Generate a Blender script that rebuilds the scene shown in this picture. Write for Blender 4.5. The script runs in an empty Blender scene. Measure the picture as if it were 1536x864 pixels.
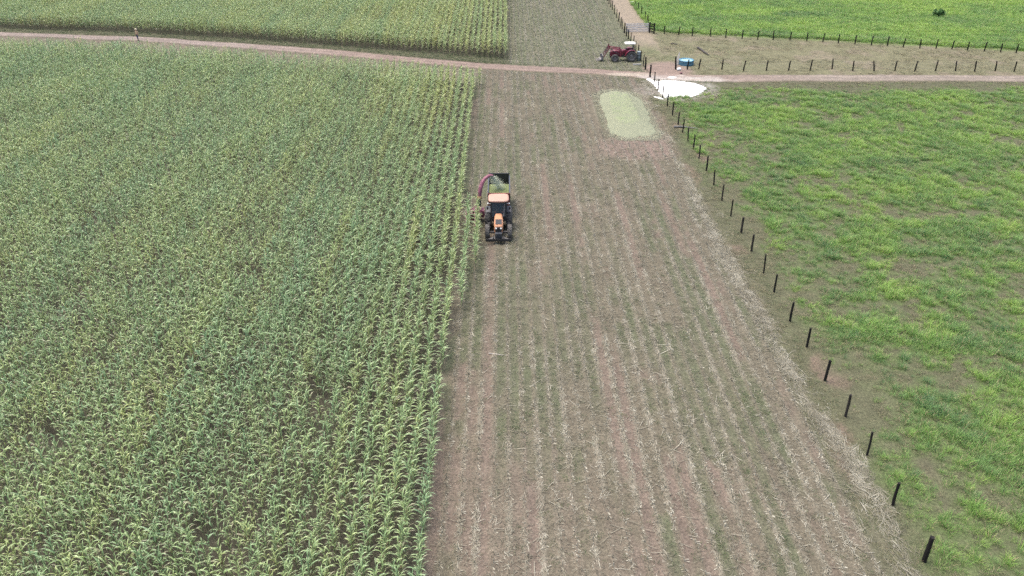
import bpy, bmesh, math, random
import numpy as np
from mathutils import Vector, Matrix

random.seed(7)
RNG = np.random.default_rng(11)
S = bpy.context.scene
C = S.collection

# ------------------------------------------------------------------ camera, sky, sun, exposure
F, CAMH = 1270.0, 30.0
TH = math.atan(710.0 / F)
DZ = math.radians(-0.55)
cam = bpy.data.objects.new('camera', bpy.data.cameras.new('camera'))
C.objects.link(cam)
cam.location = (0, 0, CAMH)
cam.rotation_euler = (math.pi / 2 - TH, 0, DZ)
cam.data.sensor_width = 36.0
cam.data.lens = 36.0 * F / 1536.0
cam.data.clip_start = 0.5
cam.data.clip_end = 4000
S.camera = cam

SUN_EL, SUN_AZ = math.radians(73), math.radians(-65)      # azimuth from +Y, clockwise: light comes from the left, a little from behind
w = bpy.data.worlds.new('World')
S.world = w
w.use_nodes = True
nt = w.node_tree
sky = nt.nodes.new('ShaderNodeTexSky')
sky.sky_type = 'NISHITA'
sky.sun_disc = False
sky.sun_elevation = SUN_EL
sky.sun_rotation = SUN_AZ
sky.dust_density = 6.0
sky.air_density = 1.0
sky.ozone_density = 0.6
nt.links.new(sky.outputs[0], nt.nodes['Background'].inputs[0])
nt.nodes['Background'].inputs[1].default_value = 0.15
sun = bpy.data.objects.new('sun', bpy.data.lights.new('sun', 'SUN'))
C.objects.link(sun)
sun.data.energy = 0.9
sun.data.angle = math.radians(38)
sun.data.color = (1.0, 0.95, 0.88)
sd = Vector((math.sin(SUN_AZ) * math.cos(SUN_EL), math.cos(SUN_AZ) * math.cos(SUN_EL), math.sin(SUN_EL)))
sun.rotation_euler = sd.to_track_quat('Z', 'Y').to_euler()
S.view_settings.view_transform = 'Standard'
S.view_settings.look = 'None'
S.view_settings.exposure = 1.42
S.view_settings.gamma = 1.0
S.cycles.filter_width = 1.55
S.cycles.use_denoising = False
S.cycles.max_bounces = 6
S.cycles.diffuse_bounces = 3
S.cycles.transmission_bounces = 4
S.cycles.volume_bounces = 1
S.cycles.transparent_max_bounces = 6

# ------------------------------------------------------------------ measuring: a point of the photo -> a point of the ground
_c, _s = math.cos(DZ), math.sin(DZ)
_R = np.array([[_c, -_s, 0], [_s, _c, 0], [0, 0, 1]])
RT = _R @ np.array([1, 0, 0]); UP = _R @ np.array([0, math.sin(TH), math.cos(TH)]); FW = _R @ np.array([0, math.cos(TH), -math.sin(TH)])
def gp(px, py, z=0.0):
    d = RT * (px - 768) / F - UP * (py - 432) / F + FW
    t = (z - CAMH) / d[2]
    return float(d[0] * t), float(d[1] * t)
def screen(P):
    q = np.asarray(P, float) - np.array([0, 0, CAMH])
    zc = q @ FW
    return 768 + F * (q @ RT) / zc, 432 - F * (q @ UP) / zc, zc

# ------------------------------------------------------------------ noise for scattering
def vnoise(x, y, seed=0):
    x = np.asarray(x, float); y = np.asarray(y, float)
    xi = np.floor(x).astype(np.int64); yi = np.floor(y).astype(np.int64)
    fx = x - xi; fy = y - yi
    fx = fx * fx * (3 - 2 * fx); fy = fy * fy * (3 - 2 * fy)
    def h(a, b):
        n = (a * 374761393 + b * 668265263 + seed * 974711) & 0x7fffffff
        n = ((n ^ (n >> 13)) * 1274126177) & 0x7fffffff
        return ((n ^ (n >> 16)) & 0xffff) / 65535.0
    return (h(xi, yi) * (1 - fx) + h(xi + 1, yi) * fx) * (1 - fy) + (h(xi, yi + 1) * (1 - fx) + h(xi + 1, yi + 1) * fx) * fy
def fbm(x, y, seed=0, octv=4):
    a, s, t = 0.5, 0.0, 0.0
    for o in range(octv):
        s = s + a * vnoise(x * 2 ** o, y * 2 ** o, seed + o * 17); t += a; a *= 0.5
    return s / t
def sstep(a, b, x):
    t = np.clip((np.asarray(x, float) - a) / (b - a), 0, 1)
    return t * t * (3 - 2 * t)

# ------------------------------------------------------------------ materials
def mat(name, col, rough=0.6, metal=0.0, noise=0.0, nscale=3.0, spec=0.5, col2=None, bump=0.0):
    m = bpy.data.materials.new(name); m.use_nodes = True
    t = m.node_tree; b = t.nodes['Principled BSDF']
    b.inputs['Roughness'].default_value = rough; b.inputs['Metallic'].default_value = metal
    b.inputs['Specular IOR Level'].default_value = spec
    c = (*col, 1)
    if noise > 0 or col2:
        tc = t.nodes.new('ShaderNodeTexCoord'); n = t.nodes.new('ShaderNodeTexNoise')
        n.inputs['Scale'].default_value = nscale; n.inputs['Detail'].default_value = 6
        t.links.new(tc.outputs['Object'], n.inputs['Vector'])
        r = t.nodes.new('ShaderNodeMapRange'); r.inputs[1].default_value = 0.35; r.inputs[2].default_value = 0.65
        t.links.new(n.outputs[0], r.inputs[0])
        mx = t.nodes.new('ShaderNodeMix'); mx.data_type = 'RGBA'
        mx.inputs['A'].default_value = c
        mx.inputs['B'].default_value = (*(col2 if col2 else [v * (1 - noise) for v in col]), 1)
        t.links.new(r.outputs[0], mx.inputs['Factor']); t.links.new(mx.outputs['Result'], b.inputs['Base Color'])
        if bump:
            bp = t.nodes.new('ShaderNodeBump'); bp.inputs['Distance'].default_value = bump
            t.links.new(n.outputs[0], bp.inputs['Height']); t.links.new(bp.outputs[0], b.inputs['Normal'])
    else:
        b.inputs['Base Color'].default_value = c
    return m

def blade_mat(name, ramp, rough=0.45, spec=0.4, transl=0.25, dry=None):
    """leaf-like material: colour from the per-plant 'tint' value, dry patches from the mesh's own 'dry' value"""
    m = bpy.data.materials.new(name); m.use_nodes = True
    t = m.node_tree; b = t.nodes['Principled BSDF']; out = t.nodes['Material Output']
    at = t.nodes.new('ShaderNodeAttribute'); at.attribute_type = 'INSTANCER'; at.attribute_name = 'tint'
    cr = t.nodes.new('ShaderNodeValToRGB'); e = cr.color_ramp.elements
    e[0].position = ramp[0][0]; e[0].color = (*ramp[0][1], 1); e[1].position = ramp[-1][0]; e[1].color = (*ramp[-1][1], 1)
    for p, c in ramp[1:-1]:
        q = e.new(p); q.color = (*c, 1)
    t.links.new(at.outputs['Fac'], cr.inputs[0])
    col = cr.outputs[0]
    if dry:
        ad = t.nodes.new('ShaderNodeAttribute'); ad.attribute_name = 'dry'
        mx = t.nodes.new('ShaderNodeMix'); mx.data_type = 'RGBA'
        mx.inputs['B'].default_value = (*dry, 1)
        t.links.new(ad.outputs['Fac'], mx.inputs['Factor']); t.links.new(col, mx.inputs['A'])
        col = mx.outputs['Result']
    t.links.new(col, b.inputs['Base Color'])
    b.inputs['Roughness'].default_value = rough; b.inputs['Specular IOR Level'].default_value = spec
    if transl:
        tr = t.nodes.new('ShaderNodeBsdfTranslucent'); t.links.new(col, tr.inputs[0])
        ms = t.nodes.new('ShaderNodeMixShader'); ms.inputs[0].default_value = transl
        t.links.new(b.outputs[0], ms.inputs[1]); t.links.new(tr.outputs[0], ms.inputs[2]); t.links.new(ms.outputs[0], out.inputs[0])
    return m

def soil_mat(name):
    """ground: its colour map is a mesh attribute (soil and ground-cover zones), fine grain by noise"""
    m = bpy.data.materials.new(name); m.use_nodes = True
    t = m.node_tree; b = t.nodes['Principled BSDF']
    tc = t.nodes.new('ShaderNodeTexCoord')
    at = t.nodes.new('ShaderNodeAttribute'); at.attribute_name = 'Col'
    def nz(scale, det, sx=1.0, sy=1.0):
        mp = t.nodes.new('ShaderNodeMapping'); mp.inputs['Scale'].default_value = (sx, sy, 1)
        n = t.nodes.new('ShaderNodeTexNoise'); n.inputs['Scale'].default_value = scale; n.inputs['Detail'].default_value = det
        t.links.new(tc.outputs['Object'], mp.inputs[0]); t.links.new(mp.outputs[0], n.inputs['Vector']); return n
    def mul(a, n, lo, hi, t0=0.3, t1=0.7):
        r = t.nodes.new('ShaderNodeMapRange'); r.inputs[1].default_value = t0; r.inputs[2].default_value = t1
        r.inputs[3].default_value = lo; r.inputs[4].default_value = hi
        t.links.new(n.outputs[0], r.inputs[0])
        mx = t.nodes.new('ShaderNodeVectorMath'); mx.operation = 'SCALE'
        t.links.new(a, mx.inputs[0]); t.links.new(r.outputs[0], mx.inputs['Scale']); return mx.outputs[0]
    n1 = nz(7.0, 8); n2 = nz(1.1, 5); n3 = nz(28.0, 4)
    c = mul(at.outputs['Color'], n1, 0.68, 1.32)
    c = mul(c, n2, 0.85, 1.15); c = mul(c, n3, 0.72, 1.28)
    t.links.new(c, b.inputs['Base Color'])
    b.inputs['Roughness'].default_value = 0.95; b.inputs['Specular IOR Level'].default_value = 0.15
    bp = t.nodes.new('ShaderNodeBump'); bp.inputs['Distance'].default_value = 0.06; bp.inputs['Strength'].default_value = 0.8
    t.links.new(n1.outputs[0], bp.inputs['Height']); t.links.new(bp.outputs[0], b.inputs['Normal'])
    return m

# ------------------------------------------------------------------ mesh building
class MB:
    def __init__(s): s.v, s.f, s.mi, s.sm, s.dry = [], [], [], [], []
    def add(s, V, Fs, M=None, smooth=False, mi=0, dry=0.0):
        o = len(s.v)
        for k, p in enumerate(V):
            p = Vector(p); s.v.append(tuple(M @ p) if M else tuple(p))
            s.dry.append(dry[k] if hasattr(dry, '__len__') else dry)
        for f in Fs: s.f.append([i + o for i in f]); s.mi.append(mi); s.sm.append(smooth)
        return s
    def box(s, c, d, M=None, rz=0.0, rx=0.0, ry=0.0, taper=(1, 1), **k):
        hx, hy, hz = d[0] / 2, d[1] / 2, d[2] / 2
        tx, ty = taper
        V = [(-hx, -hy, -hz), (hx, -hy, -hz), (hx, hy, -hz), (-hx, hy, -hz), (-hx * tx, -hy * ty, hz), (hx * tx, -hy * ty, hz), (hx * tx, hy * ty, hz), (-hx * tx, hy * ty, hz)]
        T = Matrix.Translation(c) @ Matrix.Rotation(rz, 4, 'Z') @ Matrix.Rotation(rx, 4, 'X') @ Matrix.Rotation(ry, 4, 'Y')
        if M: T = M @ T
        return s.add(V, [(0, 3, 2, 1), (4, 5, 6, 7), (0, 1, 5, 4), (1, 2, 6, 5), (2, 3, 7, 6), (3, 0, 4, 7)], T, **k)
    def tube(s, pts, rad, n=10, cap=True, M=None, smooth=True, **k):
        pts = [Vector(p) for p in pts]
        if not hasattr(rad, '__len__'): rad = [rad] * len(pts)
        V, Fs = [], []
        ref = None
        for i, p in enumerate(pts):
            d = (pts[min(i + 1, len(pts) - 1)] - pts[max(i - 1, 0)]).normalized()
            if ref is None: ref = Vector((1, 0, 0)) if abs(d.x) < 0.9 else Vector((0, 1, 0))
            a = d.cross(ref).normalized(); b = d.cross(a).normalized(); ref = a.cross(d).normalized()
            ref = b if False else ref
            for j in range(n):
                t = 2 * math.pi * j / n
                V.append(p + (a * math.cos(t) + b * math.sin(t)) * rad[i])
        for i in range(len(pts) - 1):
            for j in range(n):
                q = (j + 1) % n
                Fs.append((i * n + j, i * n + q, (i + 1) * n + q, (i + 1) * n + j))
        s.add(V, Fs, M, smooth=smooth, **k)
        if cap:
            s.add(V[:n], [tuple(range(n))], M, **k); s.add(V[-n:], [tuple(reversed(range(n)))], M, **k)
        return s
    def lathe(s, prof, n=32, M=None, smooth=True, **k):
        V, Fs = [], []
        for r, z in prof:
            for j in range(n):
                t = 2 * math.pi * j / n
                V.append((r * math.cos(t), r * math.sin(t), z))
        for i in range(len(prof) - 1):
            for j in range(n):
                q = (j + 1) % n
                Fs.append((i * n + j, i * n + q, (i + 1) * n + q, (i + 1) * n + j))
        return s.add(V, Fs, M, smooth=smooth, **k)
    def prism(s, poly, w, M=None, **k):
        """outline in the YZ plane, width w along X"""
        n = len(poly)
        V = [(-w / 2, y, z) for y, z in poly] + [(w / 2, y, z) for y, z in poly]
        Fs = [tuple(range(n)), tuple(reversed(range(n, 2 * n)))] + [(i, i + n, (i + 1) % n + n, (i + 1) % n) for i in range(n)]
        return s.add(V, Fs, M, **k)
    def mesh(s, name, mats, fix=True):
        me = bpy.data.meshes.new(name)
        me.from_pydata(s.v, [], s.f)
        if fix:
            bm = bmesh.new(); bm.from_mesh(me); bmesh.ops.recalc_face_normals(bm, faces=bm.faces); bm.to_mesh(me); bm.free()
        for m in (mats if isinstance(mats, (list, tuple)) else [mats]): me.materials.append(m)
        me.polygons.foreach_set('material_index', s.mi); me.polygons.foreach_set('use_smooth', s.sm)
        if any(s.dry):
            a = me.attributes.new('dry', 'FLOAT', 'POINT'); a.data.foreach_set('value', s.dry)
        me.update()
        return me
    def build(s, name, mats, parent=None, bevel=0.0, loc=None, fix=True, link=True):
        o = bpy.data.objects.new(name, s.mesh(name, mats, fix))
        if link: C.objects.link(o)
        if parent: o.parent = parent
        if loc: o.location = loc
        if bevel:
            m = o.modifiers.new('bevel', 'BEVEL'); m.width = bevel; m.segments = 2; m.limit_method = 'ANGLE'
        return o

def tag(o, label, cat, group=None, kind=None):
    if label: o['label'] = label
    if cat: o['category'] = cat
    if group: o['group'] = group
    if kind: o['kind'] = kind
    return o
def thing(name, label, cat, loc=(0, 0, 0), rz=0.0, group=None):
    o = bpy.data.objects.new(name, None); C.objects.link(o); o.empty_display_size = 0.3
    o.location = loc; o.rotation_euler = (0, 0, rz)
    return tag(o, label, cat, group)
def part_empty(name, parent, loc=(0, 0, 0), rz=0.0):
    o = bpy.data.objects.new(name, None); C.objects.link(o); o.parent = parent; o.location = loc; o.rotation_euler = (0, 0, rz)
    return o

def source_collection(name, objs):
    col = bpy.data.collections.new(name)
    for o in objs: col.objects.link(o)
    return col

def scatter(name, label, cat, P, rot, scl, var, tint, col):
    """one 'stuff' object: a cloud of points, each carrying one small source mesh"""
    n = len(P)
    me = bpy.data.meshes.new(name); me.vertices.add(n)
    me.vertices.foreach_set('co', np.asarray(P, np.float32).ravel())
    def att(nm, ty, key, data):
        a = me.attributes.new(nm, ty, 'POINT'); a.data.foreach_set(key, np.asarray(data).ravel())
    att('rot', 'FLOAT_VECTOR', 'vector', np.asarray(rot, np.float32)); att('scl', 'FLOAT_VECTOR', 'vector', np.asarray(scl, np.float32))
    att('var', 'INT', 'value', np.asarray(var, np.int32)); att('tint', 'FLOAT', 'value', np.asarray(tint, np.float32))
    o = bpy.data.objects.new(name, me); C.objects.link(o)
    ng = bpy.data.node_groups.new(name, 'GeometryNodeTree')
    ng.interface.new_socket('Geometry', in_out='INPUT', socket_type='NodeSocketGeometry')
    ng.interface.new_socket('Geometry', in_out='OUTPUT', socket_type='NodeSocketGeometry')
    N = ng.nodes; L = ng.links
    gi = N.new('NodeGroupInput'); go = N.new('NodeGroupOutput'); ip = N.new('GeometryNodeInstanceOnPoints')
    ci = N.new('GeometryNodeCollectionInfo'); ci.inputs['Collection'].default_value = col
    ci.inputs['Separate Children'].default_value = True; ci.inputs['Reset Children'].default_value = True
    def na(nm, ty):
        q = N.new('GeometryNodeInputNamedAttribute'); q.data_type = ty; q.inputs['Name'].default_value = nm; return q.outputs['Attribute']
    er = N.new('FunctionNodeEulerToRotation')
    L.new(na('rot', 'FLOAT_VECTOR'), er.inputs[0]); L.new(er.outputs[0], ip.inputs['Rotation'])
    L.new(na('scl', 'FLOAT_VECTOR'), ip.inputs['Scale']); L.new(na('var', 'INT'), ip.inputs['Instance Index'])
    L.new(gi.outputs[0], ip.inputs['Points']); L.new(ci.outputs[0], ip.inputs['Instance']); ip.inputs['Pick Instance'].default_value = True
    L.new(ip.outputs[0], go.inputs[0])
    o.modifiers.new('scatter', 'NODES').node_group = ng
    return tag(o, label, cat, kind='stuff')

def grid_points(x0, x1, y0, y1, per_m2):
    n = int((x1 - x0) * (y1 - y0) * per_m2)
    return RNG.uniform(x0, x1, n), RNG.uniform(y0, y1, n)
def in_view(X, Y, Z=0.0, mx=60, my=90):
    P = np.stack([X, Y, np.full_like(X, Z)], 1)
    px, py, zc = screen(P)
    return (px > -mx) & (px < 1536 + mx) & (py > -my) & (py < 864 + my)

# ------------------------------------------------------------------ the plan of the place (metres)
ROW = 0.80
XC = -3.86                      # outermost standing row in front of and behind the tractor
XF = 19.2                       # the boundary fence
ZERO = np.zeros
def curve_y(pts, x):
    q = sorted(gp(*p) for p in pts)
    return np.interp(x, [a for a, b in q], [b for a, b in q])
ROAD_T = [(-260, 43), (0, 48), (200, 55), (365, 65), (512, 75.5), (645, 88), (725, 95), (812, 99.3), (879, 103), (945, 107), (985, 109.5), (1040, 112), (1100, 112.5), (1200, 112), (1360, 112.5), (1536, 113), (1900, 113.5)]
ROAD_B = [(-260, 48.5), (0, 53.5), (200, 61.5), (365, 72.5), (512, 83.5), (645, 96.5), (725, 103.8), (812, 108), (879, 111), (945, 115), (985, 118.5), (1040, 121), (1100, 122), (1200, 122), (1360, 122), (1536, 121.5), (1900, 121)]
NEAR_TOP = [(-300, 66), (0, 77.5), (200, 86.5), (365, 97), (512, 108), (650, 119.5), (712, 125)]
FAR_BASE = [(-300, 37), (0, 42.5), (200, 48.5), (365, 58), (512, 69), (645, 80), (760, 88)]
FENCE_MID = [(1013, 104), (1100, 105), (1250, 106.5), (1536, 107.5), (1900, 109)]
FENCE_UP = [(974, 49.5), (1038, 54), (1113, 57.7), (1234, 63.3), (1355, 70.7), (1450, 75.3), (1524, 79.3), (1900, 99)]

# ------------------------------------------------------------------ ground: one sheet to the horizon
def ground():
    xs = np.concatenate([[-3000, -1200, -500, -250, -160], np.arange(-120, -6, 0.6), np.arange(-6, 20.5, 0.15), np.arange(20.6, 112, 0.45), [130, 180, 300, 700, 3000]])
    ys = np.concatenate([[-3000, -800, -200, -40, 0, 12], np.arange(20, 178, 0.42), [190, 230, 300, 500, 1000, 3000]])
    X, Y = np.meshgrid(xs, ys); nx, ny = len(xs), len(ys)
    Xf, Yf = X.ravel(), Y.ravel()
    rt_ = curve_y(ROAD_T, Xf); rb = curve_y(ROAD_B, Xf)
    wob = (fbm(Xf * 0.5, Yf * 0.5, 3) - 0.5) * 3
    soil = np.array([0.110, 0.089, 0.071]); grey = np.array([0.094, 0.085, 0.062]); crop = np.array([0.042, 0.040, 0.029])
    olive = np.array([0.112, 0.110, 0.066]); green = np.array([0.060, 0.105, 0.028]); dull = np.array([0.070, 0.072, 0.043]); tan = np.array([0.185, 0.155, 0.120])
    def mixc(a, b, t): return a * (1 - t[:, None]) + b * t[:, None]
    n_big = fbm(Xf * 0.12, Yf * 0.06, 5); n_mid = fbm(Xf * 0.6, Yf * 0.35, 9); n_sm = fbm(Xf * 1.7, Yf * 1.1, 21)
    # stubble: pink bare strips along the old rows, greyer trash and thin weeds between
    col = np.tile(soil, (len(Xf), 1))
    bare, weedy = strip_bare(Xf, Yf), strip_weed(Xf, Yf)
    col = mixc(np.tile(grey, (len(Xf), 1)), soil, np.clip(bare * 0.9 + (n_mid - 0.5) * 0.7, 0, 1))
    col = mixc(col, np.array([0.064, 0.078, 0.044]), weedy * (0.35 + 0.6 * n_mid))
    col = mixc(col, np.array([0.122, 0.097, 0.080]), sstep(0.55, 0.75, n_big) * 0.35)
    ur = strip_u(Xf); kr = np.round(ur); ph = np.abs(ur - kr) * ROW
    line = np.exp(-(ph / 0.10) ** 2) * sstep(0.38, 0.64, fbm(Yf * 0.2, kr * 5.3, 118, 3)) * np.where(kr.astype(int) % 2 == 1, 0.9, 0.5)
    col = mixc(col, np.array([0.165, 0.150, 0.118]), np.clip(line * (0.6 + 0.8 * (n_sm - 0.3)), 0, 0.8))
    # compacted red patch below the silage heap
    hx, hy = gp(960, 222)
    col = mixc(col, np.array([0.132, 0.102, 0.086]), sstep(1.0, 0.2, ((Xf - hx) / 6) ** 2 + ((Yf - hy) / 4.5) ** 2) * 0.8)
    # under the crop: weedy soil, colour darkened to carry the shade between rows
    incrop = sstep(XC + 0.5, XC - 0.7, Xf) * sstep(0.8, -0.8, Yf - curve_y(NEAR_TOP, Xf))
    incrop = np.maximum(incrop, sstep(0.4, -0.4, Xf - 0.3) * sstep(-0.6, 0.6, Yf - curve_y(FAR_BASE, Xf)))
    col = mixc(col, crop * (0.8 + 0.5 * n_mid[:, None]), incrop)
    # verge between road and far crop: dull green
    v = sstep(0.5, -0.5, Xf - 1.0) * sstep(-0.3, 0.8, Yf - rt_) * sstep(0.5, -0.5, Yf - curve_y(FAR_BASE, Xf))
    col = mixc(col, np.array([0.062, 0.064, 0.040]), v)
    # far stubble is greener
    fs = sstep(-0.5, 1, Yf - rt_) * sstep(0, 1.5, Xf) * sstep(0.5, -0.5, Xf - XF)
    col = mixc(col, np.array([0.095, 0.108, 0.068]), fs * (0.35 + 0.5 * n_mid))
    # belt between straw windrow and fence, then pasture
    belt = sstep(16.9, 18.3, Xf + (n_mid - 0.5) * 1.6)
    pg = mixc(np.tile(dull, (len(Xf), 1)), np.array([0.115, 0.086, 0.068]), sstep(0.58, 0.72, fbm(Xf * 0.45, Yf * 0.3, 55)) * sstep(4, 0, Xf - XF) * 0.8)
    lush = pasture_density(Xf, Yf)
    pg = mixc(pg, green, lush * 0.75)
    col = mixc(col, pg, belt * sstep(0.5, -0.5, Yf - rb))
    # dry strip right of the fence beyond the road
    dry = sstep(-0.4, 0.4, Yf - rt_) * sstep(-0.4, 0.4, Xf - XF)
    dc = mixc(np.tile(olive, (len(Xf), 1)), tan * 0.8, sstep(0.5, 0.75, n_mid) * 0.6)
    dc = mixc(dc, np.array([0.082, 0.095, 0.050]), sstep(0.5, 0.8, n_big + (n_sm - .5) * .4) * 0.7)
    col = mixc(col, dc, dry)
    # lush far pasture
    fu = curve_y(FENCE_UP, Xf)
    lane_r = 22.9
    far = sstep(0.2, 3.0, Yf - fu + wob * 0.4) * sstep(0.2, 1.2, Xf - lane_r)
    col = mixc(col, np.array([0.085, 0.165, 0.030]), far)
    # lane and worn crossing
    lane = sstep(0.2, 0.8, Xf - XF + wob * 0.2) * sstep(lane_r + 0.8, lane_r - 0.3, Xf + wob * 0.3) * sstep(124, 133, Yf + wob)
    col = mixc(col, tan, lane * 0.85)
    cx, cy = gp(1000, 104)
    cr = sstep(1.0, 0.35, ((Xf - cx) / 3.8) ** 2 + ((Yf - cy) / 5.0) ** 2 + wob * 0.15)
    col = mixc(col, np.array([0.155, 0.120, 0.100]), cr)
    # lime dust around the lime heap
    lx, ly = gp(1015, 133)
    col = mixc(col, np.array([0.25, 0.24, 0.22]), sstep(1.0, 0.3, ((Xf - lx) / 6.0) ** 2 + ((Yf - ly) / 6.0) ** 2 + wob * 0.25) * 0.55)
    V = np.stack([Xf, Yf, np.zeros_like(Xf)], 1)
    ridge = np.cos((Xf - XC) / ROW * 2 * math.pi) * 0.03 * sstep(XC, XC + 1, Xf) * sstep(16.5, 15, Xf)
    V[:, 2] = ridge * (np.abs(Xf) < 110) + (n_sm - 0.5) * 0.08 * sstep(13, 20, Yf) * sstep(200, 175, Yf) * sstep(118, 110, np.abs(Xf))
    onroad = sstep(1.2, 0.4, np.abs(Yf - (rt_ + rb) / 2) - (rt_ - rb) / 2)
    V[:, 2] = V[:, 2] * (1 - onroad) - 0.05 * onroad * sstep(125, 115, np.abs(Xf))
    idx = np.arange(nx * ny).reshape(ny, nx)
    Q = np.stack([idx[:-1, :-1], idx[:-1, 1:], idx[1:, 1:], idx[1:, :-1]], -1).reshape(-1, 4)
    me = bpy.data.meshes.new('ground')
    me.vertices.add(len(V)); me.vertices.foreach_set('co', V.ravel())
    me.loops.add(len(Q) * 4); me.loops.foreach_set('vertex_index', Q.ravel())
    me.polygons.add(len(Q)); me.polygons.foreach_set('loop_start', np.arange(len(Q)) * 4); me.polygons.foreach_set('loop_total', np.full(len(Q), 4))
    me.polygons.foreach_set('use_smooth', np.ones(len(Q), bool))
    me.update(); me.validate()
    a = me.attributes.new('Col', 'FLOAT_COLOR', 'POINT'); a.data.foreach_set('color', np.concatenate([col, np.ones((len(col), 1))], 1).astype(np.float32).ravel())
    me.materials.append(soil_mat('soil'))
    o = bpy.data.objects.new('ground', me); C.objects.link(o); o['kind'] = 'structure'

def strip_u(X):
    return (X - XC) / ROW
def strip_bare(X, Y):
    """bare earth strips between the old rows, stronger in some rows than in others"""
    u = strip_u(X); k = np.floor(u); f = u - k
    n = fbm(k * 7.31, Y * 0.03, 31, 2); m = sstep(0.04, 0.24, f) * sstep(0.98, 0.74, f)
    return m * sstep(0.46, 0.60, n + (fbm(X * 1.3, Y * 0.5, 32) - 0.5) * 0.25)
def strip_weed(X, Y):
    u = strip_u(X) + 0.25 * (fbm(X * 0 + 2, Y * 0.2, 34) - 0.5); k = np.floor(u); f = u - k
    n = fbm(k * 5.77 + 90, Y * 0.075, 41, 3); m = sstep(0.0, 0.25, f) * sstep(1.0, 0.75, f)
    return m * sstep(0.44, 0.58, n + (fbm(X * 0.8, Y * 0.4, 33) - 0.5) * 0.4) * (0.5 + 0.5 * sstep(0.4, 0.6, fbm(X * 0.15, Y * 0.08, 35)))

def pasture_density(X, Y):
    d = X - XF
    edge = sstep(-1.0, 4.0, d - 1.5 * sstep(50, 28, Y) + (fbm(X * 0.2, Y * 0.2, 61) - 0.5) * 8)
    road = sstep(1.0, 8.0, curve_y(ROAD_B, X) - Y + (fbm(X * 0.25, Y * 0.25, 62) - 0.5) * 6)
    near = sstep(60, 25, Y)
    pat = fbm(X * 0.3, Y * 0.3, 63, 3)
    clump = 0.6 * fbm(X * 0.9, Y * 0.9, 64, 3) + 0.4 * fbm(X * 2.3, Y * 2.3, 66, 2)
    v = edge * road * sstep(0.33, 0.63, 0.40 * pat + 0.60 * clump + 0.02 + 0.04 * sstep(28, 45, X))
    return np.clip(v + 0.10 * sstep(0.55, 0.75, clump) * (d > 0.8) * (Y < 106), 0, 1)

ground()

# ------------------------------------------------------------------ dirt road
def road():
    xs = np.arange(-130, 125, 0.5)
    t = curve_y(ROAD_T, xs) + (fbm(xs * 0.16, xs * 0 + 2, 71) - 0.5) * 0.9 + (fbm(xs * 1.9, xs * 0 + 2, 73) - 0.5) * 0.5
    b = curve_y(ROAD_B, xs) + (fbm(xs * 0.16, xs * 0 + 9, 72) - 0.5) * 0.9 + (fbm(xs * 1.9, xs * 0 + 5, 74) - 0.5) * 0.5
    K = 14
    V, Cc, Q = [], [], []
    for i, x in enumerate(xs):
        for k in range(K + 1):
            u = k / K
            y = b[i] + (t[i] - b[i]) * u
            z = 0.035 - 0.05 * math.exp(-((u - 0.3) / 0.09) ** 2) - 0.05 * math.exp(-((u - 0.7) / 0.09) ** 2)
            z -= 0.085 * max(0.0, (abs(u - 0.5) - 0.42) / 0.08)
            V.append((x, y, z + 0.02))
    V = np.array(V); n = fbm(V[:, 0] * 0.25, V[:, 1] * 0.9, 75); n2 = fbm(V[:, 0] * 0.9, V[:, 1] * 1.6, 76)
    u = np.tile(np.arange(K + 1) / K, len(xs))
    col = np.tile(np.array([0.168, 0.131, 0.111]), (len(V), 1))
    right = sstep(22, 45, V[:, 0])[:, None]
    col = col * (1 - right) + np.array([0.172, 0.148, 0.125]) * right
    left = sstep(-15, -45, V[:, 0])[:, None]
    col = col * (1 - left) + np.array([0.175, 0.147, 0.130]) * left
    track = np.exp(-((u - 0.3) / 0.12) ** 2) + np.exp(-((u - 0.7) / 0.12) ** 2)
    col *= (0.84 + 0.18 * track + 0.35 * (n - 0.5) + 0.25 * (n2 - 0.5))[:, None]
    edge = sstep(0.38, 0.5, np.abs(u - 0.5) + (n2 - 0.5) * 0.15)[:, None]
    col = col * (1 - edge * 0.7) + np.array([0.115, 0.104, 0.074]) * edge * 0.7
    # pale sandy wash near the crossing
    sx, sy = gp(945, 112)
    pw = sstep(1, 0.3, ((V[:, 0] - sx) / 5) ** 2 + ((V[:, 1] - sy) / 1.1) ** 2 + (n - 0.5))[:, None]
    col = col * (1 - pw) + np.array([0.235, 0.205, 0.168]) * pw
    lx, ly = gp(1015, 124)
    lw = sstep(1, 0.2, ((V[:, 0] - lx) / 8) ** 2 + ((V[:, 1] - ly) / 4.0) ** 2 + (n2 - 0.5) * 1.6)[:, None]
    col = col * (1 - lw * 0.6) + np.array([0.33, 0.315, 0.29]) * lw * 0.6
    Q = [(i * (K + 1) + k, (i + 1) * (K + 1) + k, (i + 1) * (K + 1) + k + 1, i * (K + 1) + k + 1) for i in range(len(xs) - 1) for k in range(K)]
    me = bpy.data.meshes.new('dirt_road'); me.from_pydata(V.tolist(), [], Q)
    me.polygons.foreach_set('use_smooth', [True] * len(Q)); me.update()
    a = me.attributes.new('Col', 'FLOAT_COLOR', 'POINT'); a.data.foreach_set('color', np.concatenate([col, np.ones((len(col), 1))], 1).astype(np.float32).ravel())
    me.materials.append(soil_mat('road_earth'))
    o = bpy.data.objects.new('dirt_road', me); C.objects.link(o); o['kind'] = 'structure'
road()

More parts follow.
